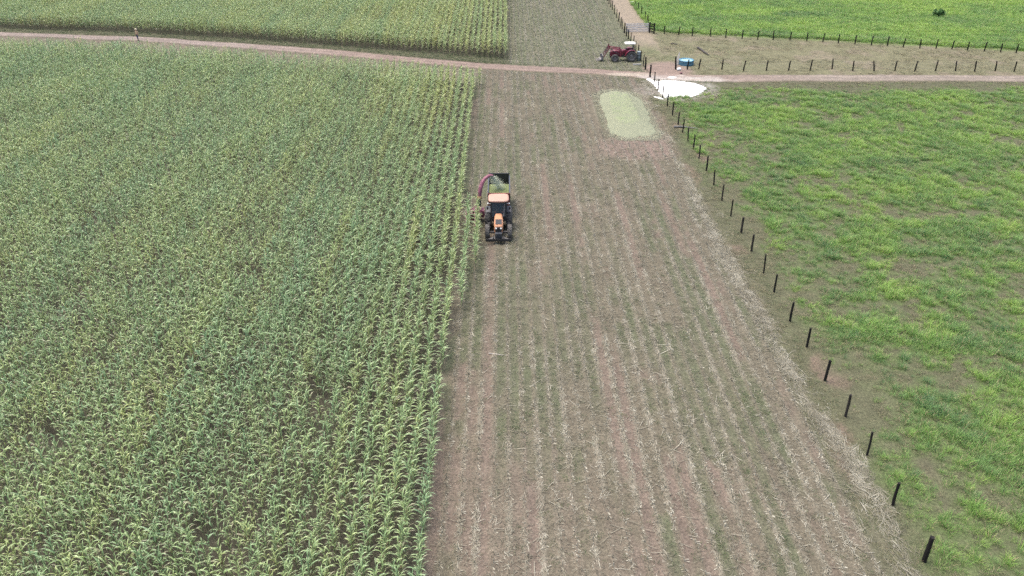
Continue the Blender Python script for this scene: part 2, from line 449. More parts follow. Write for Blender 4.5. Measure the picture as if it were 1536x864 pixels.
# ------------------------------------------------------------------ corn
M_leaf = blade_mat('corn_leaf', [(0.0, (0.205, 0.350, 0.178)), (0.35, (0.282, 0.415, 0.190)), (0.65, (0.345, 0.455, 0.188)), (1.0, (0.405, 0.465, 0.168))], rough=0.36, spec=0.7, transl=0.32, dry=(0.33, 0.29, 0.215))
M_stalk = blade_mat('corn_stalk', [(0.0, (0.14, 0.18, 0.10)), (1.0, (0.22, 0.22, 0.11))], rough=0.6, transl=0.0)
M_husk = blade_mat('corn_husk', [(0.0, (0.25, 0.21, 0.14)), (1.0, (0.30, 0.23, 0.14))], rough=0.7, transl=0.1)

def leaf(mb, base, az, el, length, width, droop, dryness, rnd, twist=0.0, mi=0):
    d = Vector((math.cos(az), math.sin(az), 0)); side = Vector((-math.sin(az), math.cos(az), 0))
    p = Vector(base); e = el; n = 6; V = []; dr = []
    for i in range(n + 1):
        u = i / n
        wd = width * (0.45 + 2.2 * u if u < 0.25 else 1.0) * (1 - max(0, (u - 0.35) / 0.65) ** 1.6)
        wd = max(wd, 0.004)
        tdir = d * math.cos(e) + Vector((0, 0, 1)) * math.sin(e)
        nrm = d * (-math.sin(e)) + Vector((0, 0, 1)) * math.cos(e)
        tw = twist * u
        s2 = side * math.cos(tw) + nrm * math.sin(tw)
        V += [p + s2 * wd / 2 + nrm * wd * 0.22, p, p - s2 * wd / 2 + nrm * wd * 0.22]
        q = min(1.0, max(0.0, dryness + max(0, u - 0.68) * 1.1 * rnd.random()))
        dr += [q, q * 0.8, q]
        p = p + tdir * length / n
        e -= droop / n * (0.5 + 1.3 * u)
    Fs = []
    for i in range(n):
        a = 3 * i
        Fs += [(a, a + 1, a + 4, a + 3), (a + 1, a + 2, a + 5, a + 4)]
    mb.add(V, Fs, smooth=True, mi=mi, dry=dr)

def corn_variant(seed):
    r = random.Random(seed)
    H = r.uniform(1.9, 2.25)
    st, lv, er = MB(), MB(), MB()
    lean = (r.uniform(-0.03, 0.03), r.uniform(-0.05, 0.05))
    at = lambda z: (lean[0] * z, lean[1] * z, z)
    st.tube([at(-0.05), at(H * 0.35), at(H * 0.7), at(H)], [0.021, 0.019, 0.015, 0.006], n=6, cap=False)
    a0 = r.uniform(-0.25, 0.25); nl = r.choice([4, 5])
    for i in range(nl):                                  # arching leaves, alternating to both sides of the row
        u = i / (nl - 1)
        z = H * (0.22 + 0.66 * u)
        az = a0 + (math.pi if i % 2 else 0) + r.uniform(-0.35, 0.35)
        el = math.radians(r.uniform(42, 60) + 8 * u)
        L = (0.51 + 0.20 * math.sin(math.pi * (0.15 + 0.75 * u))) * r.uniform(0.75, 1.12)
        dryness = r.uniform(0.5, 0.9) if u < 0.1 else (r.uniform(0, 0.14) if r.random() < 0.93 else r.uniform(0.4, 0.8))
        leaf(lv, at(z), az, el, L, r.uniform(0.060, 0.080), math.radians(r.uniform(70, 125)), dryness, r, r.uniform(-0.6, 0.6))
    for i in range(8):                                   # upright leaves hugging the stalk
        z = H * (0.30 + 0.67 * i / 7)
        leaf(lv, at(z), math.pi / 2 * r.choice([1, -1]) + r.gauss(0, 0.6), math.radians(r.uniform(66, 80)), r.uniform(0.32, 0.50), r.uniform(0.055, 0.085), math.radians(r.uniform(40, 120)), r.uniform(0, 0.12), r, r.uniform(-0.6, 0.6))
    # tassel
    for k in range(3):
        az = r.uniform(0, 6.28); b = at(H - 0.02)
        t = r.uniform(0.1, 0.4)
        st.tube([b, (b[0] + math.cos(az) * t * 0.12, b[1] + math.sin(az) * t * 0.12, b[2] + 0.16), (b[0] + math.cos(az) * t * 0.34, b[1] + math.sin(az) * t * 0.34, b[2] + 0.27)], [0.007, 0.008, 0.004], n=3, cap=False)
    # one or two ears in dry husks
    for k in range(r.choice([1, 1, 2])):
        z = H * r.uniform(0.42, 0.58); az = a0 + math.pi / 2 * r.choice([1, -1]) + r.uniform(-.6, .6); b = Vector(at(z)); d = Vector((math.cos(az), math.sin(az), 0))
        er.tube([b, b + d * 0.05 + Vector((0, 0, 0.05)), b + d * 0.09 + Vector((0, 0, 0.14)), b + d * 0.115 + Vector((0, 0, 0.23)), b + d * 0.12 + Vector((0, 0, 0.27))], [0.012, 0.033, 0.038, 0.022, 0.006], n=7, cap=False)
    return st, lv, er
NV = 8
corn_parts, corn_src = [], []
for k in range(NV):
    st, lv, er = corn_variant(100 + k)
    corn_parts.append((st.mesh('corn_stalk', M_stalk, fix=False), lv.mesh('corn_leaves', M_leaf, fix=False), er.mesh('corn_ear', M_husk, fix=False)))
    al = MB()
    for mi, b in enumerate((st, lv, er)):
        al.add(b.v, b.f, smooth=True, mi=mi, dry=b.dry)
    corn_src.append(al.build('corn_source_%02d' % k, [M_stalk, M_leaf, M_husk], fix=False, link=False))
corn_col = source_collection('corn_sources', corn_src)

def corn_rows():
    X, Y, K = [], [], []
    def row(x, y0, y1, k):
        if y1 <= y0: return
        n = int((y1 - y0) / 0.27)
        y = np.linspace(y0, y1, max(n, 1)) + RNG.normal(0, 0.05, max(n, 1))
        xx = x + RNG.normal(0, 0.022, len(y)) + 0.08 * (fbm(y * 0.08, y * 0 + k * 3.1, 81) - 0.5)
        X.append(xx); Y.append(y); K.append(np.full(len(y), k))
    for k in range(0, 130):                      # near field, row 0 the outermost
        x = XC - ROW * k
        row(x, 22, float(curve_y(NEAR_TOP, x)) + RNG.uniform(-0.6, 0.3), k)
    row(-3.0, 50.1, 66.2, -1); row(-2.2, 56.2, 65.9, -2)      # the two rows being cut
    row(XC + ROW, 105.0, float(curve_y(NEAR_TOP, XC + ROW)), -1)
    for k in range(0, 150):                      # far field
        x = 0.25 - ROW * k
        row(x, float(curve_y(FAR_BASE, x)) + RNG.uniform(-0.3, 0.3), 181, 1000 + k)
    X, Y, K = map(np.concatenate, (X, Y, K))
    keep = in_view(X, Y, 1.0, 60, 130)
    near_gap = fbm(X * 0.55 + 3, Y * 0.28, 83)
    p_gap = np.where(K < 500, 0.08 + 0.38 * sstep(0.60, 0.80, near_gap), 0.04)
    keep &= RNG.random(len(X)) > p_gap
    keep &= ~((np.abs(K) == 0) & (np.abs(Y - 42.3) < 0.8))
    X, Y, K = X[keep], Y[keep], K[keep]
    n = len(X)
    vig = fbm(X * 0.16, Y * 0.10, 85)
    s = RNG.normal(1.0, 0.07, n) * (0.84 + 0.30 * vig) * np.where(RNG.random(n) < 0.04, 0.7, 1)
    s = np.where(K > 500, s * 1.05, s)
    tint = 0.44 + 0.85 * (fbm(np.round((X - XC) / ROW) * 3.37, Y * 0.05, 86, 2) - 0.5) + 0.3 * (fbm(X * 0.11, Y * 0.07, 87) - 0.5) + RNG.normal(0, 0.13, n)
    tint = tint + np.where(K > 500, 0.10, 0) + 0.22 * sstep(-30, -5, X) * sstep(70, 95, Y)
    tint += 0.25 * sstep(-62, -90, X) * sstep(140, 165, Y)
    rot = np.stack([RNG.normal(0, 0.06, n), RNG.normal(0, 0.035, n), np.where(RNG.random(n) < 0.5, 0, math.pi) + RNG.normal(0, 0.28, n)], 1)
    var = RNG.integers(0, NV, n)
    scl = np.stack([s * np.clip(RNG.normal(0.72, 0.16, n), 0.45, 1.15), s * RNG.uniform(0.92, 1.08, n), s], 1)
    tint = np.clip(tint, 0, 1)
    P = np.stack([X, Y, np.zeros(n)], 1)
    return P, rot, scl, var, tint, K
P, rot, scl, var, tint, K = corn_rows()
px, py, zc = screen(P + np.array([0, 0, 1.4]))
vis = (px > 2) & (px < 1534) & (py > 2) & (py < 858)
order = np.argsort(np.where(vis, zc, 1e9))[:300]
ORD = ['outermost', 'second', 'third', 'fourth', 'fifth', 'sixth', 'seventh', 'eighth', 'ninth', 'tenth', 'eleventh', 'twelfth', 'thirteenth', 'fourteenth', 'fifteenth', 'sixteenth', 'seventeenth', 'eighteenth', 'nineteenth', 'twentieth',
       'twenty-first', 'twenty-second', 'twenty-third', 'twenty-fourth', 'twenty-fifth', 'twenty-sixth', 'twenty-seventh', 'twenty-eighth', 'twenty-ninth', 'thirtieth', 'thirty-first', 'thirty-second', 'thirty-third', 'thirty-fourth', 'thirty-fifth', 'thirty-sixth']
for i in order:
    i = int(i); k = int(K[i]); v = int(var[i])
    nm = ORD[k] if k < len(ORD) else 'far'
    t = thing('corn_plant', 'leafy corn plant at the bottom edge of the photo, %s row in from the stubble' % nm, 'corn plant', tuple(P[i]), 0, 'corn plants at the near end of the %s row' % nm)
    t.rotation_euler = tuple(rot[i]); t.scale = tuple(scl[i])
    for nme, me in zip(('stalk', 'leaves', 'ear'), corn_parts[v]):
        c = bpy.data.objects.new(nme, me); C.objects.link(c); c.parent = t; c['tint'] = float(tint[i])
rest = np.setdiff1d(np.arange(len(P)), order)
scatter('corn_crop', 'standing rows of pale green corn filling the fields on both sides of the dirt road', 'corn crop', P[rest], rot[rest], scl[rest], var[rest], tint[rest], corn_col)

# ------------------------------------------------------------------ grass, weeds, stubble, straw
def blade(mb, x, y, az, h, lean, wdt, n=3, mi=0, dry=0.0):
    d = Vector((math.cos(az), math.sin(az), 0)); sd_ = Vector((-math.sin(az), math.cos(az), 0))
    V = []
    for i in range(n + 1):
        u = i / n
        p = Vector((x, y, -0.01)) + d * lean * u ** 1.7 + Vector((0, 0, 1)) * h * (u - 0.28 * u ** 3 * min(1.5, lean / h))
        ww = wdt * (1 - u * 0.85) / 2
        V += [p + sd_ * ww, p - sd_ * ww]
    mb.add(V, [(2 * i, 2 * i + 1, 2 * i + 3, 2 * i + 2) for i in range(n)], smooth=True, mi=mi, dry=dry)
def tuft_sources(name, m, nv, nb, R, h, wdt, lean, seed, dryp=0.1):
    out = []
    for k in range(nv):
        r = random.Random(seed + k); mb = MB()
        for b in range(nb):
            a = r.uniform(0, 6.28); q = R * math.sqrt(r.random())
            hh = h * r.uniform(0.5, 1.1)
            blade(mb, q * math.cos(a), q * math.sin(a), a + r.gauss(0, 0.7), hh, hh * lean * r.uniform(0.3, 1.3), wdt * r.uniform(0.7, 1.3), dry=1.0 if r.random() < dryp else 0.0)
        out.append(mb.build('%s_%02d' % (name, k), m, fix=False, link=False))
    return source_collection(name, out)
M_grass = blade_mat('pasture_blade', [(0.0, (0.072, 0.150, 0.064)), (0.35, (0.118, 0.225, 0.068)), (0.7, (0.168, 0.300, 0.068)), (1.0, (0.225, 0.362, 0.074))], rough=0.5, spec=0.3, transl=0.3, dry=(0.33, 0.28, 0.16))
M_drygrass = blade_mat('dry_blade', [(0.0, (0.085, 0.098, 0.050)), (0.5, (0.140, 0.138, 0.080)), (1.0, (0.21, 0.19, 0.125))], rough=0.7, spec=0.2, transl=0.2, dry=(0.22, 0.19, 0.13))
M_weed = blade_mat('weed_blade', [(0.0, (0.060, 0.095, 0.046)), (1.0, (0.105, 0.145, 0.056))], rough=0.55, spec=0.3, transl=0.25, dry=(0.19, 0.17, 0.115))
src_grass = tuft_sources('pasture_tuft', M_grass, 6, 34, 0.24, 0.40, 0.021, 0.85, 300, 0.13)
src_dry = tuft_sources('dry_tuft', M_drygrass, 5, 26, 0.28, 0.13, 0.018, 1.6, 330, 0.25)
src_weed = tuft_sources('weed_tuft', M_weed, 5, 22, 0.20, 0.16, 0.022, 1.2, 360, 0.15)

def inst(X, Y, s_lo, s_hi, nv, tint, z=0.0, flat=1.0):
    n = len(X); s = RNG.uniform(s_lo, s_hi, n)
    rot = np.stack([RNG.normal(0, 0.05, n), RNG.normal(0, 0.05, n), RNG.uniform(0, 6.28, n)], 1)
    return np.stack([X, Y, np.full(n, z)], 1), rot, np.stack([s, s, s * flat], 1), RNG.integers(0, nv, n), np.clip(tint, 0, 1)

# near pasture
X, Y = grid_points(XF + 0.4, 78, 22, 109, 11.0)
d = pasture_density(X, Y)
k = (RNG.random(len(X)) < d * 0.95 + 0.02) & in_view(X, Y) & (Y < curve_y(ROAD_B, X) - 0.4)
X, Y, d = X[k], Y[k], d[k]
tn = 0.53 + 1.0 * (fbm(X * 0.28, Y * 0.28, 91) - 0.5) + 0.9 * (fbm(X * 1.3, Y * 1.3, 92) - 0.5) + RNG.normal(0.03, 0.13, len(X)) + 0.10 * sstep(40, 60, X)
Pq, Rq, Sq, Vq, Tq = inst(X, Y, 0.55, 1.05, 6, tn)
Sq *= (0.55 + 0.75 * d * (0.6 + 0.8 * fbm(X * 0.8, Y * 0.8, 93)))[:, None]
scatter('pasture_grass', 'patchy bright green grass tufts on the near pasture beside the fence', 'grass', Pq, Rq, Sq, Vq, Tq, src_grass)
# short dry turf under and between the tufts
X, Y = grid_points(17.2, 78, 22, 109, 13.0)
k = in_view(X, Y) & (Y < curve_y(ROAD_B, X) - 0.3) & (RNG.random(len(X)) < 0.15 + 0.75 * sstep(0.35, 0.6, fbm(X * 0.5, Y * 0.5, 94)))
X, Y = X[k], Y[k]
tn = 0.25 + 0.9 * (fbm(X * 0.4, Y * 0.4, 95) - 0.5) + RNG.normal(0.08, 0.30, len(X))
Pq, Rq, Sq, Vq, Tq = inst(X, Y, 0.5, 1.0, 5, tn, flat=1.1)
scatter('dry_turf', 'thin brownish turf between the green tufts and along the fence', 'grass', Pq, Rq, Sq, Vq, Tq, src_dry)
# strip across the road
X, Y = grid_points(XF + 0.2, 92, 108, 150, 9.0)
k = in_view(X, Y) & (Y > curve_y(ROAD_T, X) + 0.2) & (Y < curve_y(FENCE_UP, X) + 3) & (RNG.random(len(X)) < 0.1 + 0.8 * sstep(0.3, 0.6, fbm(X * 0.4, Y * 0.4, 96)))
k &= ~((X < 23) & (Y > 124))
cx, cy = gp(1000, 104)
k &= ((X - cx) / 3.2) ** 2 + ((Y - cy) / 4.4) ** 2 > 1
X, Y = X[k], Y[k]
tn = 0.45 + 1.2 * (fbm(X * 0.25, Y * 0.4, 97) - 0.5) + RNG.normal(-0.08, 0.28, len(X))
Pq, Rq, Sq, Vq, Tq = inst(X, Y, 0.6, 1.2, 5, tn, flat=0.8)
scatter('dry_grass', 'short olive and straw coloured grass on the strip between the two fences', 'grass', Pq, Rq, Sq, Vq, Tq, src_dry)
# lush far pasture
X, Y = grid_points(21, 128, 118, 182, 9.0)
fu = curve_y(FENCE_UP, X)
k = in_view(X, Y) & (X > 23.3) & (Y > fu + 0.6 + 2.2 * fbm(X * 0.3, Y * 0.3, 98)) & (RNG.random(len(X)) < 0.55 + 0.45 * sstep(0.3, 0.5, fbm(X * 0.5, Y * 0.5, 99)))
X, Y = X[k], Y[k]
dk = sstep(1, 0.2, ((X - gp(1200, 24)[0]) / 6) ** 2 + ((Y - gp(1200, 24)[1]) / 4) ** 2)
tn = 0.72 + 0.9 * (fbm(X * 0.12, Y * 0.2, 101) - 0.5) + 0.7 * (fbm(X * 0.5, Y * 0.6, 102) - 0.5) + RNG.normal(0, 0.08, len(X)) + 0.25 * sstep(50, 95, X) * sstep(135, 165, Y) - 0.6 * dk
Pq, Rq, Sq, Vq, Tq = inst(X, Y, 1.0, 1.9, 6, tn)
scatter('lush_grass', 'dense bright green grass covering the far pasture beyond the upper fence', 'grass', Pq, Rq, Sq, Vq, Tq, src_grass)
# weeds in the stubble, in the crop edge, on the verge and the far stubble
X, Y = grid_points(-12, 19.4, 22, 181, 10.0)
rt_ = curve_y(ROAD_T, X); rb = curve_y(ROAD_B, X)
dens = 0.14 + 0.66 * strip_weed(X, Y) * (0.5 + 0.8 * sstep(0.45, 0.65, fbm(X * 0.5, Y * 0.4, 104))) - 0.08 * strip_bare(X, Y) + 0.5 * (Y > rt_) + 0.4 * sstep(3.5, 0.5, rb - Y) + 0.3 * (X < XC) + 0.3 * sstep(17.6, 18.6, X)
hx0, hy0 = gp(944, 170)
dens = np.where(((X - hx0) / 5.5) ** 2 + ((Y - hy0) / 11) ** 2 < 1, 0, dens)
k = in_view(X, Y) & ((Y > rt_ + 0.2) | (Y < rb - 0.2)) & (RNG.random(len(X)) < dens)
X, Y = X[k], Y[k]
Pq, Rq, Sq, Vq, Tq = inst(X, Y, 0.3, 0.95, 5, 0.4 + 1.0 * (fbm(X * 0.5, Y * 0.2, 105) - 0.5) + RNG.normal(0, 0.2, len(X)), flat=0.8)
scatter('weeds', 'low green weeds scattered between the stubble rows and along the road', 'weeds', Pq, Rq, Sq, Vq, Tq, src_weed)
X, Y = grid_points(-125, 1.0, 108, 142, 8.0)
k = in_view(X, Y) & (Y > curve_y(ROAD_T, X) + 0.15) & (Y < curve_y(FAR_BASE, X) + 0.6)
X, Y = X[k], Y[k]
Pq, Rq, Sq, Vq, Tq = inst(X, Y, 0.5, 1.3, 5, 0.35 + RNG.normal(0, 0.25, len(X)))
scatter('verge_grass', 'dull green grass verge between the dirt road and the far corn', 'grass', Pq, Rq, Sq, Vq, Tq, src_weed)

M_straw = blade_mat('straw', [(0.0, (0.066, 0.062, 0.043)), (0.4, (0.122, 0.115, 0.083)), (0.75, (0.198, 0.188, 0.143)), (1.0, (0.32, 0.31, 0.25))], rough=0.7, spec=0.25, transl=0.0)
def straw_sources(name, nv, npc, R, lmin, lmax, wd, seed, zmax=0.05, along=None):
    out = []
    for k in range(nv):
        r = random.Random(seed + k); mb = MB()
        for b in range(npc):
            a = r.uniform(0, 6.28) if along is None else along + r.gauss(0, 0.5)
            q = R * math.sqrt(r.random()); t = r.uniform(0, 6.28)
            L = r.uniform(lmin, lmax); ww = wd * r.uniform(0.6, 1.4)
            c = Vector((q * math.cos(t), q * math.sin(t), r.uniform(0.015, zmax)))
            d = Vector((math.cos(a), math.sin(a), r.uniform(-0.05, 0.08))); sdv = Vector((-math.sin(a), math.cos(a), r.uniform(-0.2, 0.2))).normalized()
            bow = Vector((-math.sin(a), math.cos(a), 0)) * r.gauss(0, 0.12) * L
            V = []
            for u, ws in ((-0.5, 0.5), (0, 1.0), (0.5, 0.35)):
                p = c + d * L * u + bow * (0.25 - u * u)
                V += [p + sdv * ww * ws / 2, p - sdv * ww * ws / 2]
            mb.add(V, [(0, 1, 3, 2), (2, 3, 5, 4)], smooth=True)
        out.append(mb.build('%s_%02d' % (name, k), M_straw, fix=False, link=False))
    return source_collection(name, out)
src_litter = straw_sources('litter_piece', 12, 9, 0.34, 0.06, 0.26, 0.015, 400)
src_row = straw_sources('row_straw_piece', 10, 4, 0.22, 0.12, 0.50, 0.019, 480, 0.05, along=math.pi / 2)
src_wind = straw_sources('windrow_piece', 10, 9, 0.42, 0.25, 0.95, 0.018, 430, 0.05, along=math.pi / 2 + 0.15)
src_leafstraw = straw_sources('long_stalk', 6, 1, 0.02, 0.6, 1.6, 0.028, 460, 0.05)

X, Y = grid_points(-9, 18.6, 22, 181, 14.0)
rt_ = curve_y(ROAD_T, X); rb = curve_y(ROAD_B, X)
phase = np.abs(((X - XC) / ROW + 0.5) % 1 - 0.5) * ROW          # distance from the nearest old row
dens = 0.22 + 1.0 * np.exp(-(phase / 0.10) ** 2) * sstep(0.3, 0.5, fbm(np.round(strip_u(X)) * 3.7, Y * 0.16, 111)) + 0.35 * sstep(0.5, 0.7, fbm(X * 0.35, Y * 0.25, 112))
dens *= 1 - 0.9 * strip_bare(X, Y) * (phase > 0.10)
dens *= 0.35 + 0.65 * sstep(XC - 0.5, XC + 1.5, X)
dens *= np.where(Y > rt_, 0.55, 1.0)
dens = np.where(((X - hx0) / 4.8) ** 2 + ((Y - hy0) / 9.5) ** 2 < 1, 0, dens)
hx1, hy1 = gp(960, 222)
dens *= 1 - 0.6 * sstep(1.0, 0.3, ((X - hx1) / 6) ** 2 + ((Y - hy1) / 4.5) ** 2)
dens = np.where((X > 0) | (Y < rb) , dens, 0)
k = in_view(X, Y) & ((Y > rt_ + 0.3) | (Y < rb - 0.3)) & (RNG.random(len(X)) < dens)
X, Y = X[k], Y[k]
tn = 0.24 + 0.5 * (fbm(X * 0.8, Y * 0.1, 113) - 0.5) + RNG.normal(0, 0.25, len(X)) + 0.10 * sstep(6, 16, X) + 0.10 * np.exp(-(phase[k] / 0.12) ** 2)
Pq, Rq, Sq, Vq, Tq = inst(X, Y, 0.7, 1.4, 12, tn, z=0.01)
scatter('straw_litter', 'chopped pale straw and leaf litter lying over the harvested stubble', 'straw', Pq, Rq, Sq, Vq, Tq, src_litter)

# longer pieces lying along the old rows, heavier in every second row
X, Y, W_ = [], [], []
for k in range(1, 29):
    y = np.arange(22, 181, 0.085); x = XC + ROW * k + RNG.normal(0, 0.055, len(y)) + 0.10 * (fbm(y * 0.15, y * 0 + k, 117) - 0.5)
    wgt = (0.85 if k % 2 else 0.42) * sstep(0.38, 0.64, fbm(y * 0.2, y * 0 + 5.3 * k, 118, 3)) + 0.06
    X.append(x); Y.append(y + RNG.normal(0, 0.06, len(y))); W_.append(wgt)
X, Y, W_ = map(np.concatenate, (X, Y, W_))
k = in_view(X, Y) & ((Y > curve_y(ROAD_T, X) + 0.3) & (X > 0.4) | (Y < curve_y(ROAD_B, X) - 0.6)) & (X < 17.6) & (((X - hx0) / 4.8) ** 2 + ((Y - hy0) / 9.5) ** 2 > 1) & (RNG.random(len(X)) < W_)
k &= ~((X < XC + 1.5 * ROW) & (Y > 50) & (Y < 66)) & ~((X < XC + 2.5 * ROW) & (Y > 56) & (Y < 66))
X, Y = X[k], Y[k]; nq = len(X); sq = RNG.uniform(0.6, 1.25, nq)
scatter('row_straw', 'pale cut stalks lying lengthwise in lines along the old corn rows', 'straw', np.stack([X, Y, np.full(nq, 0.012)], 1), np.stack([ZERO(nq), ZERO(nq), RNG.normal(0, 0.35, nq)], 1), np.stack([sq] * 3, 1), RNG.integers(0, 10, nq), np.clip(0.64 + RNG.normal(0, 0.24, nq), 0, 1), src_row)

# windrow of stalks along the fence side of the stubble
n = 1400
Y = RNG.uniform(23, 108, n); Y = np.concatenate([Y, RNG.uniform(23, 60, 700)])
xs_ = np.interp(Y, [22, 31.6, 42, 69.6, 90, 108], [18.6, 18.35, 17.65, 16.9, 17.3, 17.6])
X = xs_ + RNG.normal(0, 0.27, len(Y)) + 0.8 * (fbm(Y * 0.25, Y * 0, 115) - 0.5)
k = in_view(X, Y) & (RNG.random(len(Y)) < 0.35 + 0.65 * sstep(0.3, 0.55, fbm(Y * 0.3, Y * 0 + 4, 116))) & (RNG.random(len(Y)) < np.where(Y > 75, 0.35, 1))
X, Y = X[k], Y[k]
nq = len(X)
Rq = np.stack([RNG.normal(0, 0.08, nq), RNG.normal(0, 0.08, nq), RNG.normal(0, 0.55, nq)], 1)
sq = RNG.uniform(0.5, 1.05, nq)
scatter('straw_windrow', 'loose windrow of dry pale stalks lying beside the boundary fence', 'straw', np.stack([X, Y, RNG.uniform(0.0, 0.05, nq)], 1), Rq, np.stack([sq, sq, sq], 1), RNG.integers(0, 10, nq), np.clip(0.64 + RNG.normal(0, 0.25, nq), 0, 1), src_wind)
# single long fallen stalks
X, Y = grid_points(-3, 18.2, 23, 108, 0.45)
k = in_view(X, Y) & (Y < curve_y(ROAD_B, X) - 0.5) & (((X - hx0) / 4.8) ** 2 + ((Y - hy0) / 9.5) ** 2 > 1); X, Y = X[k], Y[k]
nq = len(X); sq = RNG.uniform(0.4, 1.1, nq)
scatter('fallen_stalks', 'single long pale corn stalks dropped across the stubble', 'straw', np.stack([X, Y, np.full(nq, 0.03)], 1), np.stack([ZERO(nq), ZERO(nq), math.pi / 2 + RNG.normal(0, 0.6, nq) + (RNG.random(nq) < 0.25) * 1.4], 1), np.stack([sq] * 3, 1), RNG.integers(0, 6, nq), np.clip(0.72 + RNG.normal(0, 0.18, nq), 0, 1), src_leafstraw)

# stubs of cut stalks along the rows
stub = []
for k in range(4):
    r = random.Random(500 + k); mb = MB()
    for q in range(3):
        x, y = r.uniform(-0.05, 0.05), r.uniform(-0.2, 0.2); h = r.uniform(0.09, 0.20)
        mb.tube([(x, y, -0.02), (x + r.uniform(-.04, .04), y + r.uniform(-.05, .05), h)], [0.016, 0.014], n=5)
        a = r.uniform(0, 6.28)
        mb.add([(x, y, 0.05), (x + 0.22 * math.cos(a), y + 0.22 * math.sin(a), 0.02), (x + 0.2 * math.cos(a + .2), y + 0.2 * math.sin(a + .2), 0.03)], [(0, 1, 2)])
    stub.append(mb.build('stub_source_%02d' % k, M_straw, fix=False, link=False))
src_stub = source_collection('stub_sources', stub)
X, Y = [], []
for k in range(1, 27):
    y = np.arange(22, 181, 0.34); X.append(XC + ROW * k + RNG.normal(0, 0.04, len(y))); Y.append(y + RNG.normal(0, 0.1, len(y)))
X, Y = np.concatenate(X), np.concatenate(Y)
k = in_view(X, Y) & ((Y > curve_y(ROAD_T, X) + 0.3) & (X > 0.6) | (Y < curve_y(ROAD_B, X) - 1.0)) & (X < 17) & (((X - hx0) / 4.8) ** 2 + ((Y - hy0) / 9.5) ** 2 > 1)
k &= ~((X < XC + 1.5 * ROW) & (Y > 50) & (Y < 66)) & ~((X < XC + 2.5 * ROW) & (Y > 56) & (Y < 66)) & (RNG.random(len(X)) < 0.9)
X, Y = X[k], Y[k]; nq = len(X); sq = RNG.uniform(0.65, 1.15, nq)
scatter('corn_stubble', 'rows of short cut corn stalks left standing on the harvested strip', 'stubble', np.stack([X, Y, ZERO(nq)], 1), np.stack([ZERO(nq), ZERO(nq), RNG.choice([0, math.pi], nq)], 1), np.stack([sq] * 3, 1), RNG.integers(0, 4, nq), np.clip(0.8 + RNG.normal(0, 0.18, nq), 0, 1), src_stub)

# ------------------------------------------------------------------ fences
M_post = mat('charred_wood', (0.012, 0.011, 0.010), 0.8, noise=0.5, nscale=8, spec=0.25)
M_post2 = mat('old_grey_wood', (0.035, 0.031, 0.027), 0.85, noise=0.5, nscale=7, spec=0.2)
M_wire = mat('wire', (0.25, 0.25, 0.25), 0.5, metal=0.8)
M_grey_wood = mat('weathered_wood', (0.60, 0.57, 0.54), 0.85, noise=0.3, nscale=4)
def post_mesh(seed, r0, h):
    r = random.Random(seed); mb = MB(); n = 10; V = []; Fs = []
    lv = 6
    for i in range(lv + 1):
        z = -0.05 + (h + 0.05) * i / lv
        for j in range(n):
            t = 2 * math.pi * j / n
            q = r0 * (1.06 - 0.1 * i / lv) * (1 + r.uniform(-0.07, 0.07))
            V.append((q * math.cos(t) + 0.015 * math.sin(z * 3 + seed), q * math.sin(t), z + (r.uniform(-0.02, 0.02) if i == lv else 0)))
    for i in range(lv):
        for j in range(n):
            q = (j + 1) % n; Fs.append((i * n + j, i * n + q, (i + 1) * n + q, (i + 1) * n + j))
    Fs += [tuple(range(lv * n, (lv + 1) * n))]
    return mb.add(V, Fs, smooth=False).mesh('fence_post', M_post)
PM = [post_mesh(k, 0.058 + 0.009 * (k % 4), 1.5) for k in range(8)]
for k in (2, 5, 7): PM[k].materials[0] = M_post2
PF = [post_mesh(20 + k, 0.088, 1.5) for k in range(3)]
PT = [post_mesh(9 + k, 0.11, 1.6) for k in range(2)]
def nth(i): return ORD[i] if i else 'first'
def put_post(px, py, label, group, h=1.0, thick=False, lean=None):
    x, y = gp(px, py)
    o = bpy.data.objects.new('fence_post', random.choice(PT if thick else (PF if lean is not None else PM))); C.objects.link(o)
    o.location = (x, y, 0); o.rotation_euler = (random.gauss(0, 0.022), (random.gauss(0, 0.022) if lean is None else lean), random.uniform(0, 6.28)); o.scale = (1, 1, h * random.uniform(0.95, 1.05))
    tag(o, label, 'fence post', group); return x, y
L_near = [(981.4, 124.7), (987, 135.8), (994, 147), (1001, 159.5), (1008.7, 172.7), (1017, 187), (1024, 199), (1031.7, 211.7), (1040, 223.3), (1048.6, 238), (1059.4, 256), (1070.3, 277.8), (1082.5, 301), (1096.3, 324.5), (1111.7, 349.7), (1127.3, 377), (1145, 409.7), (1161, 438.7), (1184.7, 482), (1210, 520.7), (1237.3, 570.7), (1268, 625), (1300, 683), (1339, 758), (1386, 841.6)]
put_post(975, 116, 'thick black fence post standing at the road crossing above the white lime heap', None, 1.0, True)
for i, (a, b) in enumerate(L_near):
    thick = i in (len(L_near) - 1,)
    put_post(a, b, ('slim' if not thick else 'thick') + ' black fence post between stubble and pasture, %s from the road crossing downwards' % nth(i), 'posts of the fence between stubble and pasture', 1.0 if not thick else 0.95, thick)
L_lane = [(968, 104.5), (965, 98.6), (961.3, 91.7), (957.4, 83.5), (953.3, 77), (949.8, 69), (946, 63.4), (942.5, 58.7), (939.6, 54.5), (936.5, 49.7), (933, 44), (931, 40), (928, 32.6), (924.7, 26.7), (921.7, 20.8), (918.4, 14.6), (916, 10.4), (913.5, 6), (911.3, 1.5)]
for i, (a, b) in enumerate(L_lane):
    thick = i in (0, 9)
    put_post(a, b, ('thick' if thick else 'dark') + ' fence post on the stubble side of the lane, %s beyond the dirt road' % nth(i), 'posts of the fence along the lane', 1.0, thick)
L_lane2 = [(972.3, 39), (970.5, 34.4), (967.4, 30), (962, 22.6), (957, 15.6), (952.4, 9), (948.5, 3)]
